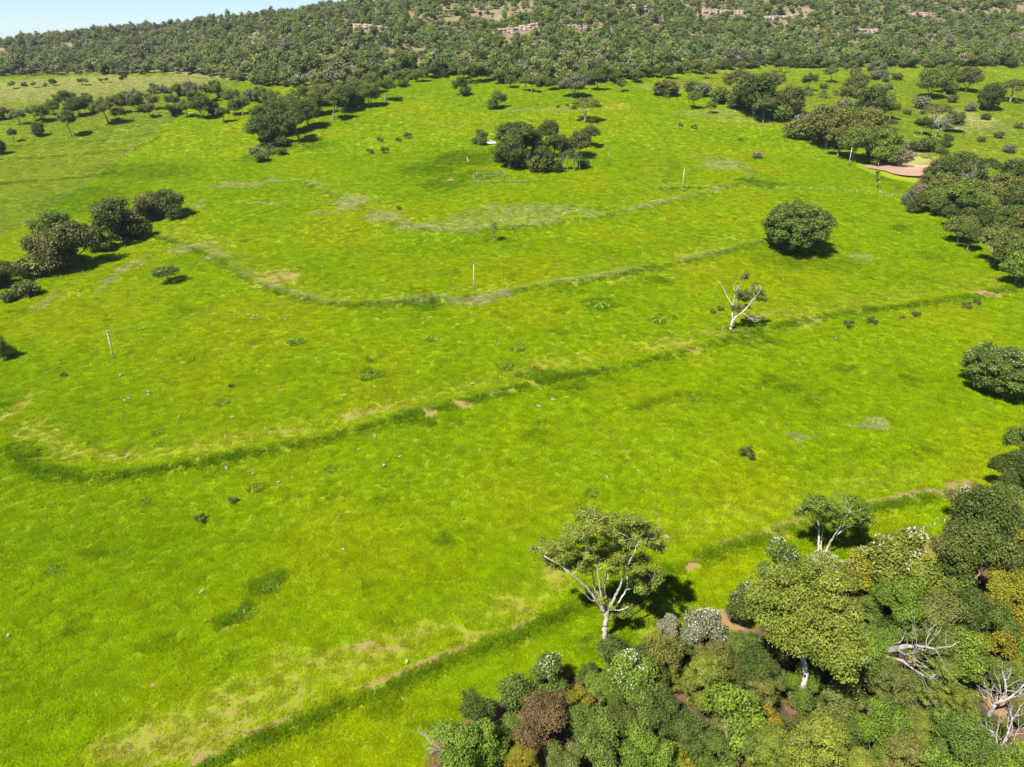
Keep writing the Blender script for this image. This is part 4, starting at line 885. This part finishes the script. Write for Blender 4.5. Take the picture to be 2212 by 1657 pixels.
for k, cx, cy, w, c in [('mid_a',86,238,32,'md'),('mid_b',141,216,42,'md'),('mid_a',165,222,36,'dk'),('mid_c',224,224,40,'ol'),('mid_b',297,223,36,'dk'),('mid_c',293,202,30,'gr'),('mid_open',319,231,24,'bn'),('mid_c',361,232,20,'dk'),('mid_b',380,236,22,'dk'),('mid_c',371,212,24,'dk'),('mid_open',319,207,16,'ol'),('mid_b',8,244,26,'bn'),('mid_c',70,236,24,'md'),('mid_a',110,226,28,'md'),('mid_b',185,214,28,'md'),('mid_c',245,215,28,'ol'),('mid_b',270,212,30,'md'),
  ('mid_a',433,222,42,'dk'),('mid_b',455,232,30,'dk'),('mid_c',400,224,26,'md'),('mid_open',330,214,24,'ol'),('mid_b',420,205,24,'md'),('mid_c',350,192,26,'gr'),('mid_b',385,194,28,'md'),('mid_a',410,186,28,'gr'),('mid_c',440,190,28,'ol'),('mid_b',470,196,30,'md'),('mid_a',500,205,32,'md'),('mid_c',520,215,32,'ol'),('mid_b',540,205,28,'gr'),('mid_a',505,228,26,'md'),('mid_c',480,240,24,'dk'),('mid_open',462,180,22,'ol'),('mid_b',330,190,22,'ol'),('mid_a',560,198,30,'md'),('mid_c',585,206,32,'ol')]:
    crown_at(k, cx, cy, w * 1.35, col=c, lm='mea', wm=31, group=GM)
FT, GF = 'at the foot of the wooded ridge', 'trees along the ridge foot'
for k, cx, cy, w, c in [('mid_c',27,179,18,'md'),('mid_b',53,182,16,'gr'),('mid_c',73,180,14,'ol'),('mid_b',97,183,14,'gr'),('mid_a',113,175,20,'md'),('mid_open',217,172,12,'md'),('mid_c',231,170,12,'md'),('mid_b',266,166,18,'dk')]:
    crown_at(k, cx, cy, w, col=c, lm='foot', wm=27, group=GF)
for px in range(880, 1480, 15):
    py = np.interp(px, [880, 960, 1050, 1130, 1200, 1300, 1400, 1480], [160, 152, 160, 170, 172, 160, 150, 152]) + Rs.uniform(-8, 5)
    crown_at(Rs.choice(['mid_a', 'mid_b', 'mid_c']), px + Rs.uniform(-6, 6), py, Rs.uniform(22, 34), col=Rs.choice(['dk', 'md', 'md', 'ol']), lm='foot', wm=27, group=GF)
for px in range(1500, 2212, 21):
    py = np.interp(px, [1500, 1600, 1700, 1900, 2212], [142, 138, 128, 128, 130]) + Rs.uniform(-7, 6)
    crown_at(Rs.choice(['mid_a', 'mid_b', 'mid_c']), px + Rs.uniform(-8, 8), py, Rs.uniform(24, 36), col=Rs.choice(['dk', 'md', 'dk', 'ol']), lm='foot', wm=27, group=GF)

# ---- palms
def palm_meshes(seed, th_, nf, fl):
    rng = np.random.default_rng(seed); mb = MB(); n = 12
    P = np.array([[.25 * (i / n) ** 2, .1 * (i / n), th_ * i / n - .1] for i in range(n + 1)])
    mb.tube(P, np.array([.24 - .08 * min(1, i / 5) + .02 * (i % 2) for i in range(n + 1)]), 8)
    top = P[-1]; V = []; Fq = []; o = 0; D = []; Fd = []; od = 0
    for k in range(nf + 6):
        dry_ = k >= nf; az = k * 2.39996 + rng.normal(0, .1); el = rng.uniform(-1.1, -.8) if dry_ else (1.25 - 1.5 * (k / nf)) + rng.normal(0, .08)
        L = fl * rng.uniform(.85, 1.1) * (.75 if dry_ else 1); m = 14; d = np.array([math.cos(az) * math.cos(el), math.sin(az) * math.cos(el), math.sin(el)]); p = top.copy(); pts = [p]
        for i in range(m): d = d + np.array([0, 0, -.13 if not dry_ else -.1]); d /= np.linalg.norm(d); p = p + d * L / m; pts.append(p)
        pts = np.array(pts); side = np.array([-math.sin(az), math.cos(az), 0])
        for i in range(1, m):
            tt = pts[i + 1] - pts[i - 1]; tt /= np.linalg.norm(tt); w = fl * .26 * math.sin(math.pi * (i + 1.2) / (m + 1.8)) ** .7
            for s in (-1, 1):
                a = pts[i]; out = side * s + tt * .7 + np.array([0, 0, -.35]) + rng.normal(0, .12, 3); out /= np.linalg.norm(out); hw = tt * L / m * .42
                q = [a - hw * .5, a + hw, a + out * w + hw * .3, a + out * w * .6 - hw * .4]
                if dry_: D += q; Fd.append((od, od + 1, od + 2, od + 3)); od += 4
                else: V += q; Fq.append((o, o + 1, o + 2, o + 3)); o += 4
    return mb.mesh('palm_trunk', M_BARK, True), mesh('palm_fronds', np.array(V), np.array(Fq), M_LEAF, np.repeat(rng.random(len(Fq)), 4)), mesh('palm_dry', np.array(D), np.array(Fd), M_DRYFROND), th_ + fl * .55, fl * 1.9
PALMS = [palm_meshes(51, 5.5, 22, 2.6), palm_meshes(52, 7.0, 20, 2.8), palm_meshes(53, 2.2, 22, 3.0)]
def put_palm(i, bx, by, topy, label, group=None, lift=0):
    tm, fm, dm, H_, W_ = PALMS[i]; x, y, t = hit(bx, by); z = float(HZ(x, y)[0]); h = height_from_px(x, y, z, topy); s = min(3, max(.4, h / H_))
    root = bpy.data.objects.new('palm_tree', None); C.objects.link(root); root.location = (x, y, z - .05); root.scale = (s, s, s); root.rotation_euler = (0, 0, bx * .7)
    tag(root, label, 'palm tree', group)
    a = obj('trunk', tm, root); a.color = (*BARKC['g'], 1); b = obj('crown', fm, root); b.color = (.07, .10, .028, 1); obj('dry_fronds', dm, root); return root
put_palm(1, 1067, 524, 477, 'slim palm tree standing alone in the middle of the pasture')
put_palm(2, 581, 334, 302, 'single palm below the stream-side strip of trees')
for bx, by, ty, i in ((1113,366,326,0),(1122,365,330,1),(1138,366,324,1),(1213,369,326,0),(1226,369,322,1),(1240,370,326,0),(1252,369,328,1),(1098,360,330,0)):
    put_palm(i, bx, by, ty, 'palm with hanging dry fronds at the front of the palm grove', 'palms of the grove')
for bx, by, ty in ((1776,212,189),(1746,207,182),(1803,208,190),(1925,220,197)):
    put_palm(2, bx, by, ty, 'short palm in the scrubby field beyond the gully', 'palms of the scrubby field')
put_palm(2, 1710, 248, 226, 'short palm below the broad brownish round tree'); put_palm(2, 1441, 212, 195, 'small palm in front of the low broad olive tree'); put_palm(0, 2083, 492, 445, 'palm with dry fronds at the edge of the tree belt')

# ---- weed clumps and small bushes on the pasture
for cx, cy, w in [(585,1262,46),(525,1325,48),(555,1050,40),(120,1228,38),(310,1083,28),(480,866,34),(640,735,38),(800,808,46),(932,730,28),(1092,788,36),(1120,748,36),(1422,688,40),(1290,657,44),(820,1080,18),(1278,1062,34),(715,1010,30),(345,958,22),(340,932,28),(1255,1400,30),(1725,1010,20),(1800,905,18),(1760,915,16),(505,1330,24),(1140,808,26),(600,1245,22),(230,690,18),(527,518,20),(760,575,18),(730,868,24),(1990,600,20),(1410,460,18),(1500,860,30),(1320,463,20),(1245,595,14)]:
    crown_at('weed_a', cx, cy, w, col='wd', lm='pas', zs=.75, tmpl='low dark green weed clump', group='weed clumps on the pasture', name='weed_clump', cat='weed')
for cx, cy, w in [(1615,975,38),(1833,698,26),(1885,690,24),(1980,676,20),(1950,684,13),(2090,658,24),(2112,650,18),(1556,665,17),(1541,672,16),(432,1118,28),(503,1079,22),(862,448,13),(137,808,16),(498,832,16),(820,300,16),(880,290,20),(860,300,14),(800,325,18),(830,322,22),(1240,222,10),(1225,226,10),(1205,229,10),(1258,218,10),(1500,272,14),(1470,268,12),(1600,300,12)]:
    crown_at('weed_b', cx, cy, w, zs=1.7, col='bn', lm='pas', tmpl='small brownish bush', group='brownish bushes on the pasture', name='small_bush', cat='shrub')
# pale weeds
def pale_weed_mesh():
    rng = np.random.default_rng(9); c = rng.normal(0, .16, (14, 3)); c[:, 2] = .35 + abs(c[:, 2]) * 1.2
    V_, F_, v_ = leaves(c, np.full(14, .13), 8, .13, rng); return mesh('pale_weed', V_, F_, M_BLOSSOM, v_)
pwm = pale_weed_mesh(); stm = MB()
for a in range(6): stm.tube([(0, 0, -.05), (.1 * math.cos(a), .1 * math.sin(a), .2), (.2 * math.cos(a), .2 * math.sin(a), .42)], [.012, .01, .008], 4)
stm = stm.mesh('weed_stem', M_BARK)
Rw = random.Random(8)
pwl = [(285,818),(262,862),(270,868),(278,864),(322,851),(507,690),(516,688),(543,692),(548,687),(538,683),(830,1010),(1195,868),(1310,1255),(1322,560),(1290,565),(1105,470),(880,498),(760,603),(826,607),(1040,450),(450,662),(436,1282),(742,1190),(20,1377),(1440,1165),(880,1440)]
for _ in range(45): pwl.append((Rw.uniform(150, 1900), Rw.uniform(430, 1050)))
for px, py in pwl:
    x, y, t = hit(px, py); s = Rw.uniform(.5, 1.0)
    root = bpy.data.objects.new('pale_weed', None); C.objects.link(root); root.location = (x, y, float(HZ(x, y)[0])); root.scale = (s, s, s); root.rotation_euler = (0, 0, Rw.uniform(0, 6))
    tag(root, 'tiny whitish flowering weed ' + phrase('pas', px, py), 'weed', 'whitish weeds on the pasture'); obj('flower_head', pwm, root); q = obj('stem', stm, root); q.color = (.12, .16, .05, 1)
# red earth mounds
def mound_mesh(seed):
    rng = np.random.default_rng(seed); V_ = [(0, 0, .42)]; Fq = []
    for i, (r, z) in enumerate(((.25, .38), (.55, .22), (.85, .02), (1.0, -.12))):
        for j in range(12):
            a = j * math.pi / 6; k = rng.uniform(.85, 1.15); V_.append((r * k * math.cos(a), r * k * math.sin(a), z * rng.uniform(.8, 1.2)))
    Fq = [(0, 1 + j, 1 + (j + 1) % 12) for j in range(12)] + [(1 + i * 12 + j, 1 + (i + 1) * 12 + j, 1 + (i + 1) * 12 + (j + 1) % 12, 1 + i * 12 + (j + 1) % 12) for i in range(3) for j in range(12)]
    return mesh('mound', np.array(V_), Fq, M_SOILM, smooth_=True)
MM = [mound_mesh(1), mound_mesh(2)]
for i, (px, py, w) in enumerate([(1036,971,12),(976,996,10),(935,1133,14),(732,1116,16),(331,1480,20),(836,1546,16),(1250,763,11),(930,769,9),(820,1208,10),(306,1298,11),(1668,993,9),(1951,911,9),(1130,970,6),(975,391,14),(574,975,14)]):
    x, y, t = hit(px, py); o = obj('earth_mound', MM[i % 2]); o.location = (x, y, float(HZ(x, y)[0])); s = w * t / F / 2.5; o.scale = (s, s, s * .8); tag(o, 'small red earth mound ' + phrase('pas', px, py), 'mound', 'red earth mounds')

# ---- poles and wires
def pole(name, bx, by, topy, label, arm=None, mat=None, r=.115):
    x, y, t = hit(bx, by); z = float(HZ(x, y)[0]); h = height_from_px(x, y, z, topy)
    root = bpy.data.objects.new(name, None); C.objects.link(root); root.location = (x, y, z); tag(root, label, 'pole')
    mb = MB(); mb.box((0, 0, h / 2 - .2), (r * 2.1, r * 1.7, h + .4), .6, .65)
    if mat is None:
        for i in range(int(h)): mb.box((0, -r * .9, .6 + i), (r * .5, .02, .45))
    obj('shaft', mb.mesh(name + '_shaft', mat or M_CONC), root)
    if arm:
        c = MB(); c.box((0, -.12, h - .35), (1.5, .09, .11)); a = obj('crossarm', c.mesh('crossarm', M_WOODP), root); a.rotation_euler = (0, 0, arm)
        for sx in (-.65, 0, .65):
            i_ = MB(); i_.tube([(sx, -.12, h - .3), (sx, -.12, h - .1)], [.05, .035], 6); q = obj('insulator', i_.mesh('insulator', M_CONC), a)
    else:
        i_ = MB(); i_.tube([(0, 0, h), (0, 0, h + .18)], [.05, .035], 6); obj('insulator', i_.mesh('insulator', M_CONC), root)
    return np.array([x, y, z + h])
T0 = pole('utility_pole', 246, 775, 714, 'pale utility pole with a small crossarm on the pasture slope', arm=.3)
T1 = pole('utility_pole', 1024, 627, 572, 'pale concrete pole beside the pasture terrace below the slim palm')
T2 = pole('utility_pole', 1473, 416, 365, 'white concrete pole beside the curved terrace past the palm grove', r=.14)
T3 = pole('utility_pole', 1833, 357, 319, 'white concrete pole on the pasture near the gully and pond', r=.14)
pole('wooden_pole', 1314, 358, 322, 'weathered wooden pole standing just beyond the palm grove', mat=M_WOODP, r=.12)
def wire(a, b, label, sag=.9):
    f = np.linspace(0, 1, 25)[:, None]; P = a + (b - a) * f; P[:, 2] -= sag * 4 * (f * (1 - f))[:, 0]; mb = MB(); mb.tube(P, .011, 4); tag(obj('power_line', mb.mesh('power_line', M_WIRE)), label, 'wire')
wire(T0, T1, 'thin wire from the crossarm pole to the pole below the slim palm'); wire(T1, T2, 'thin wire from the slim-palm pole up to the curved-terrace pole'); wire(T2, T3, 'thin wire from the curved-terrace pole to the pole near the gully')

# ---- fences
post_me = MB().box((0, 0, .6), (.14, .13, 1.6), .9, .9).mesh('post', M_POST)
def fence(pxs, n, label, s=1.0, h=1.25):
    W_ = hitw(pxs); seg = np.r_[0, np.cumsum(np.hypot(*np.diff(W_, axis=0).T))]; u = np.linspace(0, seg[-1], n); X = np.interp(u, seg, W_[:, 0]); Y = np.interp(u, seg, W_[:, 1]); Z = HZ(X, Y)
    root = bpy.data.objects.new('wire_fence', None); C.objects.link(root); root.location = (X[0], Y[0], Z[0]); tag(root, label, 'fence'); rg = random.Random(n)
    for i in range(n):
        p = obj('post', post_me, root); p.location = (X[i] - X[0], Y[i] - Y[0], Z[i] - Z[0]); p.scale = (s, s, s * rg.uniform(.9, 1.1)); p.rotation_euler = (rg.gauss(0, .05), rg.gauss(0, .05), rg.uniform(0, 3))
    for k in range(3):
        mb = MB(); mb.tube(np.stack([X - X[0], Y - Y[0], Z - Z[0] + .45 + .35 * k], 1), .008, 4); obj('wire', mb.mesh('fence_wire', M_WIRE), root)
fence([(1905,420),(1950,428),(1990,452),(2045,470),(2090,500),(2112,512),(2135,540),(2160,568),(2212,615)], 26, 'fence of pale posts along the tree belt by the pond', .85)
fence([(0,512),(60,480),(120,440),(190,395),(250,350),(290,325),(340,285),(400,240)], 46, 'wire fence between the bright pasture and the pale meadow', .75)
fence([(1540,410),(1650,408),(1760,412),(1900,418)], 16, 'thin fence running from the curved terrace to the pond corner', .9)
fence([(1900,420),(1898,380),(1895,335)], 10, 'overgrown fence climbing from the pond corner towards the gully', .9)
fence([(1895,1178),(1930,1160),(1965,1152),(1995,1148),(2030,1136),(2058,1120)], 8, 'short fence with grey posts at the edge of the near wood', .72)
for px, py in ((1896,375),(1897,390),(1895,350),(1899,405)):
    crown_at('weed_b', px, py - 3, 12, zs=1.8, col='ol', label='creeper-like bush on the overgrown fence above the pond corner', group='bushes on the overgrown fence', name='fence_bush', cat='shrub')

# old corral
x0, y0, t = hit(1023, 397); z0 = float(HZ(x0, y0)[0])
root = bpy.data.objects.new('old_corral', None); C.objects.link(root); root.location = (x0, y0, z0); tag(root, 'ruined wooden corral of grey posts and rails before the palm grove', 'corral')
def gp_(px, py): a, b, _ = hit(px, py); return np.array([a - x0, b - y0, float(HZ(a, b)[0]) - z0])
cp = [(1023,397,3.6),(1046,396,3.2),(1089,394,4.4),(1066,396,1.4),(1110,395,1.4),(1135,395,1.3),(1160,394,1.3),(1034,397,1.5),(1030,386,2.6),(1090,384,2.4)]
for px, py, h in cp:
    b_ = gp_(px, py); mb = MB(); mb.tube([b_ + [0, 0, -.2], b_ + [.05, 0, h * .5], b_ + [-.05, .03, h]], [.14, .12, .1], 7); obj('post', mb.mesh('corral_post', M_WOODP), root)
for (a, b), zz in (((0, 1), .7), ((0, 1), 1.2), ((1, 3), .7), ((3, 2), .7), ((2, 4), .7), ((4, 5), .7), ((5, 6), .7), ((1, 2), 2.9), ((8, 9), 2.2)):
    A = gp_(cp[a][0], cp[a][1]) + [0, -.12, zz]; B = gp_(cp[b][0], cp[b][1]) + [0, -.12, zz]; mb = MB(); mb.tube([A, (A + B) / 2 + [0, 0, -.06], B], .07, 6); obj('rail', mb.mesh('corral_rail', M_WOODP), root)
# fallen stump by the weeds
x, y, t = hit(1011, 352); mb = MB(); mb.tube([(0, 0, -.2), (.1, 0, .8), (-.1, 0, 1.7), (-.5, .1, 2.3)], [.4, .3, .22, .1], 8); mb.tube([(.05, 0, .9), (.6, -.1, 1.4)], [.16, .08], 6)
o = obj('tree_stump', mb.mesh('stump', M_BARK, True)); o.location = (x, y, float(HZ(x, y)[0])); o.color = (.45, .33, .24, 1); tag(o, 'broken pale tree stump in the weedy hollow before the palm grove', 'stump')

# ---- parked car under the grove
x, y, t = hit(1060, 312); z = float(HZ(x, y)[0])
root = bpy.data.objects.new('parked_car', None); C.objects.link(root); root.location = (x, y, z + .02); root.rotation_euler = (0, 0, .15); root.scale = (1.1, 1.1, 1.1); tag(root, 'white car parked in the shade beside the palm grove', 'car')
prof = [(-2.15, .35), (-2.2, .75), (-2.05, 1.0), (-1.65, 1.05), (-1.25, 1.5), (.35, 1.52), (1.0, 1.05), (1.95, .92), (2.15, .7), (2.15, .35)]
V_ = [(a, -.85 + (.14 if b > 1.2 else 0), b) for a, b in prof] + [(a, .85 - (.14 if b > 1.2 else 0), b) for a, b in prof]; n_ = len(prof)
body = obj('body', mesh('car_body', np.array(V_), [tuple(range(n_))[::1], tuple(range(2 * n_ - 1, n_ - 1, -1))] + [(i, i + n_, (i + 1) % n_ + n_, (i + 1) % n_) for i in range(n_)], M_WHITE), root)
bv = body.modifiers.new('bevel', 'BEVEL'); bv.width = .06; bv.segments = 2
for sy in (-1, 1):
    for x0_, x1_, x2_, x3_ in ((-1.5, -1.2, -.45, -.45), (-.35, -.35, .3, .78)):
        yy = [sy * .865, sy * .722]; obj('window', mesh('car_window', np.array([(x0_, yy[0], 1.08), (x3_, yy[0], 1.08), (x2_, yy[1] + sy * .012, 1.45), (x1_, yy[1] + sy * .012, 1.45)]), [(0, 1, 2, 3)], M_GLASS), root)
    for wx in (-1.35, 1.35):
        mb = MB(); mb.tube([(wx, sy * .62, .33), (wx, sy * .88, .33)], .33, 16); w_ = obj('wheel', mb.mesh('tyre', M_RUBBER), root); mb = MB(); mb.tube([(wx, sy * .86, .33), (wx, sy * .89, .33)], .2, 12); obj('rim', mb.mesh('rim', M_CONC), w_)
    obj('headlight', MB().box((2.12, sy * .6, .75), (.1, .3, .14)).mesh('headlight', M_GLASS), root)
obj('windscreen', mesh('screen', np.array([(.98, -.7, 1.09), (.98, .7, 1.09), (.39, .6, 1.5), (.39, -.6, 1.5)]), [(0, 1, 2, 3)], M_GLASS), root); obj('rear_window', mesh('rear', np.array([(-1.66, .7, 1.09), (-1.66, -.7, 1.09), (-1.29, -.6, 1.47), (-1.29, .6, 1.47)]), [(0, 1, 2, 3)], M_GLASS), root)

# ---- ridge: rock ledges and the hill wood
def ledge(px, py, w, hpx, label, seed):
    rng = np.random.default_rng(seed); x, y, t = hit(px, py); L = w * t / F; h = max(2.0, hpx * t / F); z = float(base(x, y))
    mb = MB(); n = max(4, int(L / 3.2))
    for lay in range(3):
        for i in range(n):
            bx_ = -L / 2 + L * (i + .5) / n; hh = h / 3 * rng.uniform(.8, 1.15); dz = float(base(x + bx_, y)) - z
            mb.box((bx_ + rng.normal(0, .3), rng.normal(0, .35) + lay * .5, dz + h / 3 * lay + hh / 2 - .6), (L / n * rng.uniform(.95, 1.3), rng.uniform(3.2, 4.6), hh * 1.25), rng.uniform(.86, .97), rng.uniform(.86, .97))
    o = obj('rock_ledge', mb.mesh('rock_ledge', M_ROCK)); o.location = (x, y, z); tag(o, label, 'rock')
LEDGES = [(800,66,72,13,'pale reddish rock ledge on the ridge side'),(1125,68,100,13,'long dark rock ledge high on the ridge below a grassy shelf'),(1235,63,70,9,'rock ledge continuing from the long dark one on the ridge'),(1400,30,110,8,'thin rock band under the ridge top above the large grey-green tree'),(1560,30,90,9,'low rock ledge near the top of the wooded ridge'),(1690,42,80,9,'reddish rock step high on the ridge above the gully head'),(1870,72,50,10,'small rock step on the ridge side above the scrubby field'),(1990,36,60,9,'rock step near the ridge top above the field palms')]
LW = []
for i, (px, py, w, hp, lb) in enumerate(LEDGES): ledge(px, py, w, hp, lb, i + 1); q = hit(px, py); LW.append((q[0], q[1], w * q[2] / F))

def far_tree(seed, W_, H_, ncl, per, leaf, cb=.8, sh='dome'):
    p = proto(f'far_{seed}', W_, H_, cb, ncl, W_ * .2, per, leaf, sh, .16, seed, lump=.5, nlimb=6)
    a, b = p['trunk'], p['crown']; nv = len(a.vertices); A = np.empty(nv * 3, np.float32); a.vertices.foreach_get('co', A); B = np.empty(len(b.vertices) * 3, np.float32); b.vertices.foreach_get('co', B)
    fa = [tuple(q.vertices) for q in a.polygons]; m = len(b.vertices) // 4; fb_ = [tuple(range(nv + 4 * i, nv + 4 * i + 4)) for i in range(m)]
    vb = np.empty(len(b.vertices), np.float32); b.attributes['var'].data.foreach_get('value', vb)
    return mesh('far_tree', np.concatenate([A.reshape(-1, 3), B.reshape(-1, 3)]), fa + fb_, [M_BARKI, M_LEAFI], np.concatenate([np.zeros(nv), vb]), midx=[0] * len(fa) + [1] * m)
fars = [far_tree(201, 6, 5.5, 18, 42, .62), far_tree(202, 5.5, 5, 16, 40, .62), far_tree(203, 6.5, 6.5, 20, 40, .65, 1.6), far_tree(204, 5, 3.6, 14, 36, .6, 0, 'bush'), far_tree(205, 5.5, 6.8, 15, 30, .55, 2.2)]
n = 60000
hx = R0.uniform(-900, 820, n); hy = R0.uniform(430, 1120, n)
ok = (abs(hx) < .80 * hy + 60); hx, hy = hx[ok], hy[ok]
tt = hy - (foot_y(hx) + 26 * (fbm(hx / 70, hy * 0, 21, 2) - .5)); cov = fbm(hx / 42, hy / 42, 61, 3); fine = fbm(hx / 11, hy / 11, 63, 2)
dens = np.where(tt < 40, .98, np.clip(.7 + 2.4 * (cov - .42) + .6 * (fine - .5), .3, .98)) + .35 * sstep(-50, 350, hx) - .10 * sstep(60, 400, -hx)
ok = (tt > 6) & (tt < 390) & (R0.random(len(hx)) < dens); hx, hy, tt, cov = hx[ok], hy[ok], tt[ok], cov[ok]; n = len(hx)
pal = np.array([(.118, .170, .036), (.145, .185, .050), (.188, .205, .095), (.085, .125, .030), (.195, .230, .050), (.20, .195, .115)])
pk = R0.choice(6, n, p=[.27, .24, .16, .16, .1, .07]); tint = .86 * pal[pk] * R0.uniform(.7, 1.3, (n, 1)); haze_grey = sstep(0, 380, -hx)[:, None] * .45; tint = tint * (1 - haze_grey) + np.array([(.125, .125, .07)]) * haze_grey  # crowns greyed towards the far ridge end: haze put into their tint
s = (.6 + .9 * R0.random(n) ** 1.4) * np.where(tt < 60, 1.3, 1.0) * np.where(pk == 2, .8, 1)
clear = np.zeros(n, bool)
for lx, ly, L_ in LW: clear |= (abs(hx - lx) < L_ / 2) & (hy > ly - 20) & (hy < ly + 9)
clear &= R0.random(n) < .85
hx, hy, tint, s, n = hx[~clear], hy[~clear], tint[~clear], s[~clear], int((~clear).sum())
hzv = base(hx, hy)
instancer('hill_wood', np.stack([hx, hy, hzv - .2], 1), np.stack([np.zeros(n), np.zeros(n), R0.uniform(0, 6.28, n)], 1), np.stack([s, s, s * R0.uniform(.85, 1.2, n)], 1), R0.choice(5, n, p=[.27, .26, .17, .18, .12]), tint, fars, 'dense scrubby wood covering the long ridge')
# ---- air
hb = MB().box((0, 0, 0), (19000, 17000, 215)).mesh('haze', None)
hm, hn_, hl, ho = newmat('haze_air'); pv = hn_.new('ShaderNodeVolumePrincipled'); pv.inputs['Color'].default_value = (.74, .86, 1.0, 1); pv.inputs['Density'].default_value = HAZE; pv.inputs['Anisotropy'].default_value = .3
hl.new(pv.outputs[0], ho.inputs['Volume']); hb.materials.clear(); hb.materials.append(hm)
hz_o = obj('haze', hb); hz_o.location = (0, 8050, 45); tag(hz_o, 'faint pale haze in the air over the whole valley', 'haze', kind='stuff')
print('foot', _FT.round().tolist())
print('objects', len(bpy.data.objects), 'grass', len(x) if np.ndim(x) else 0, 'hill', n)
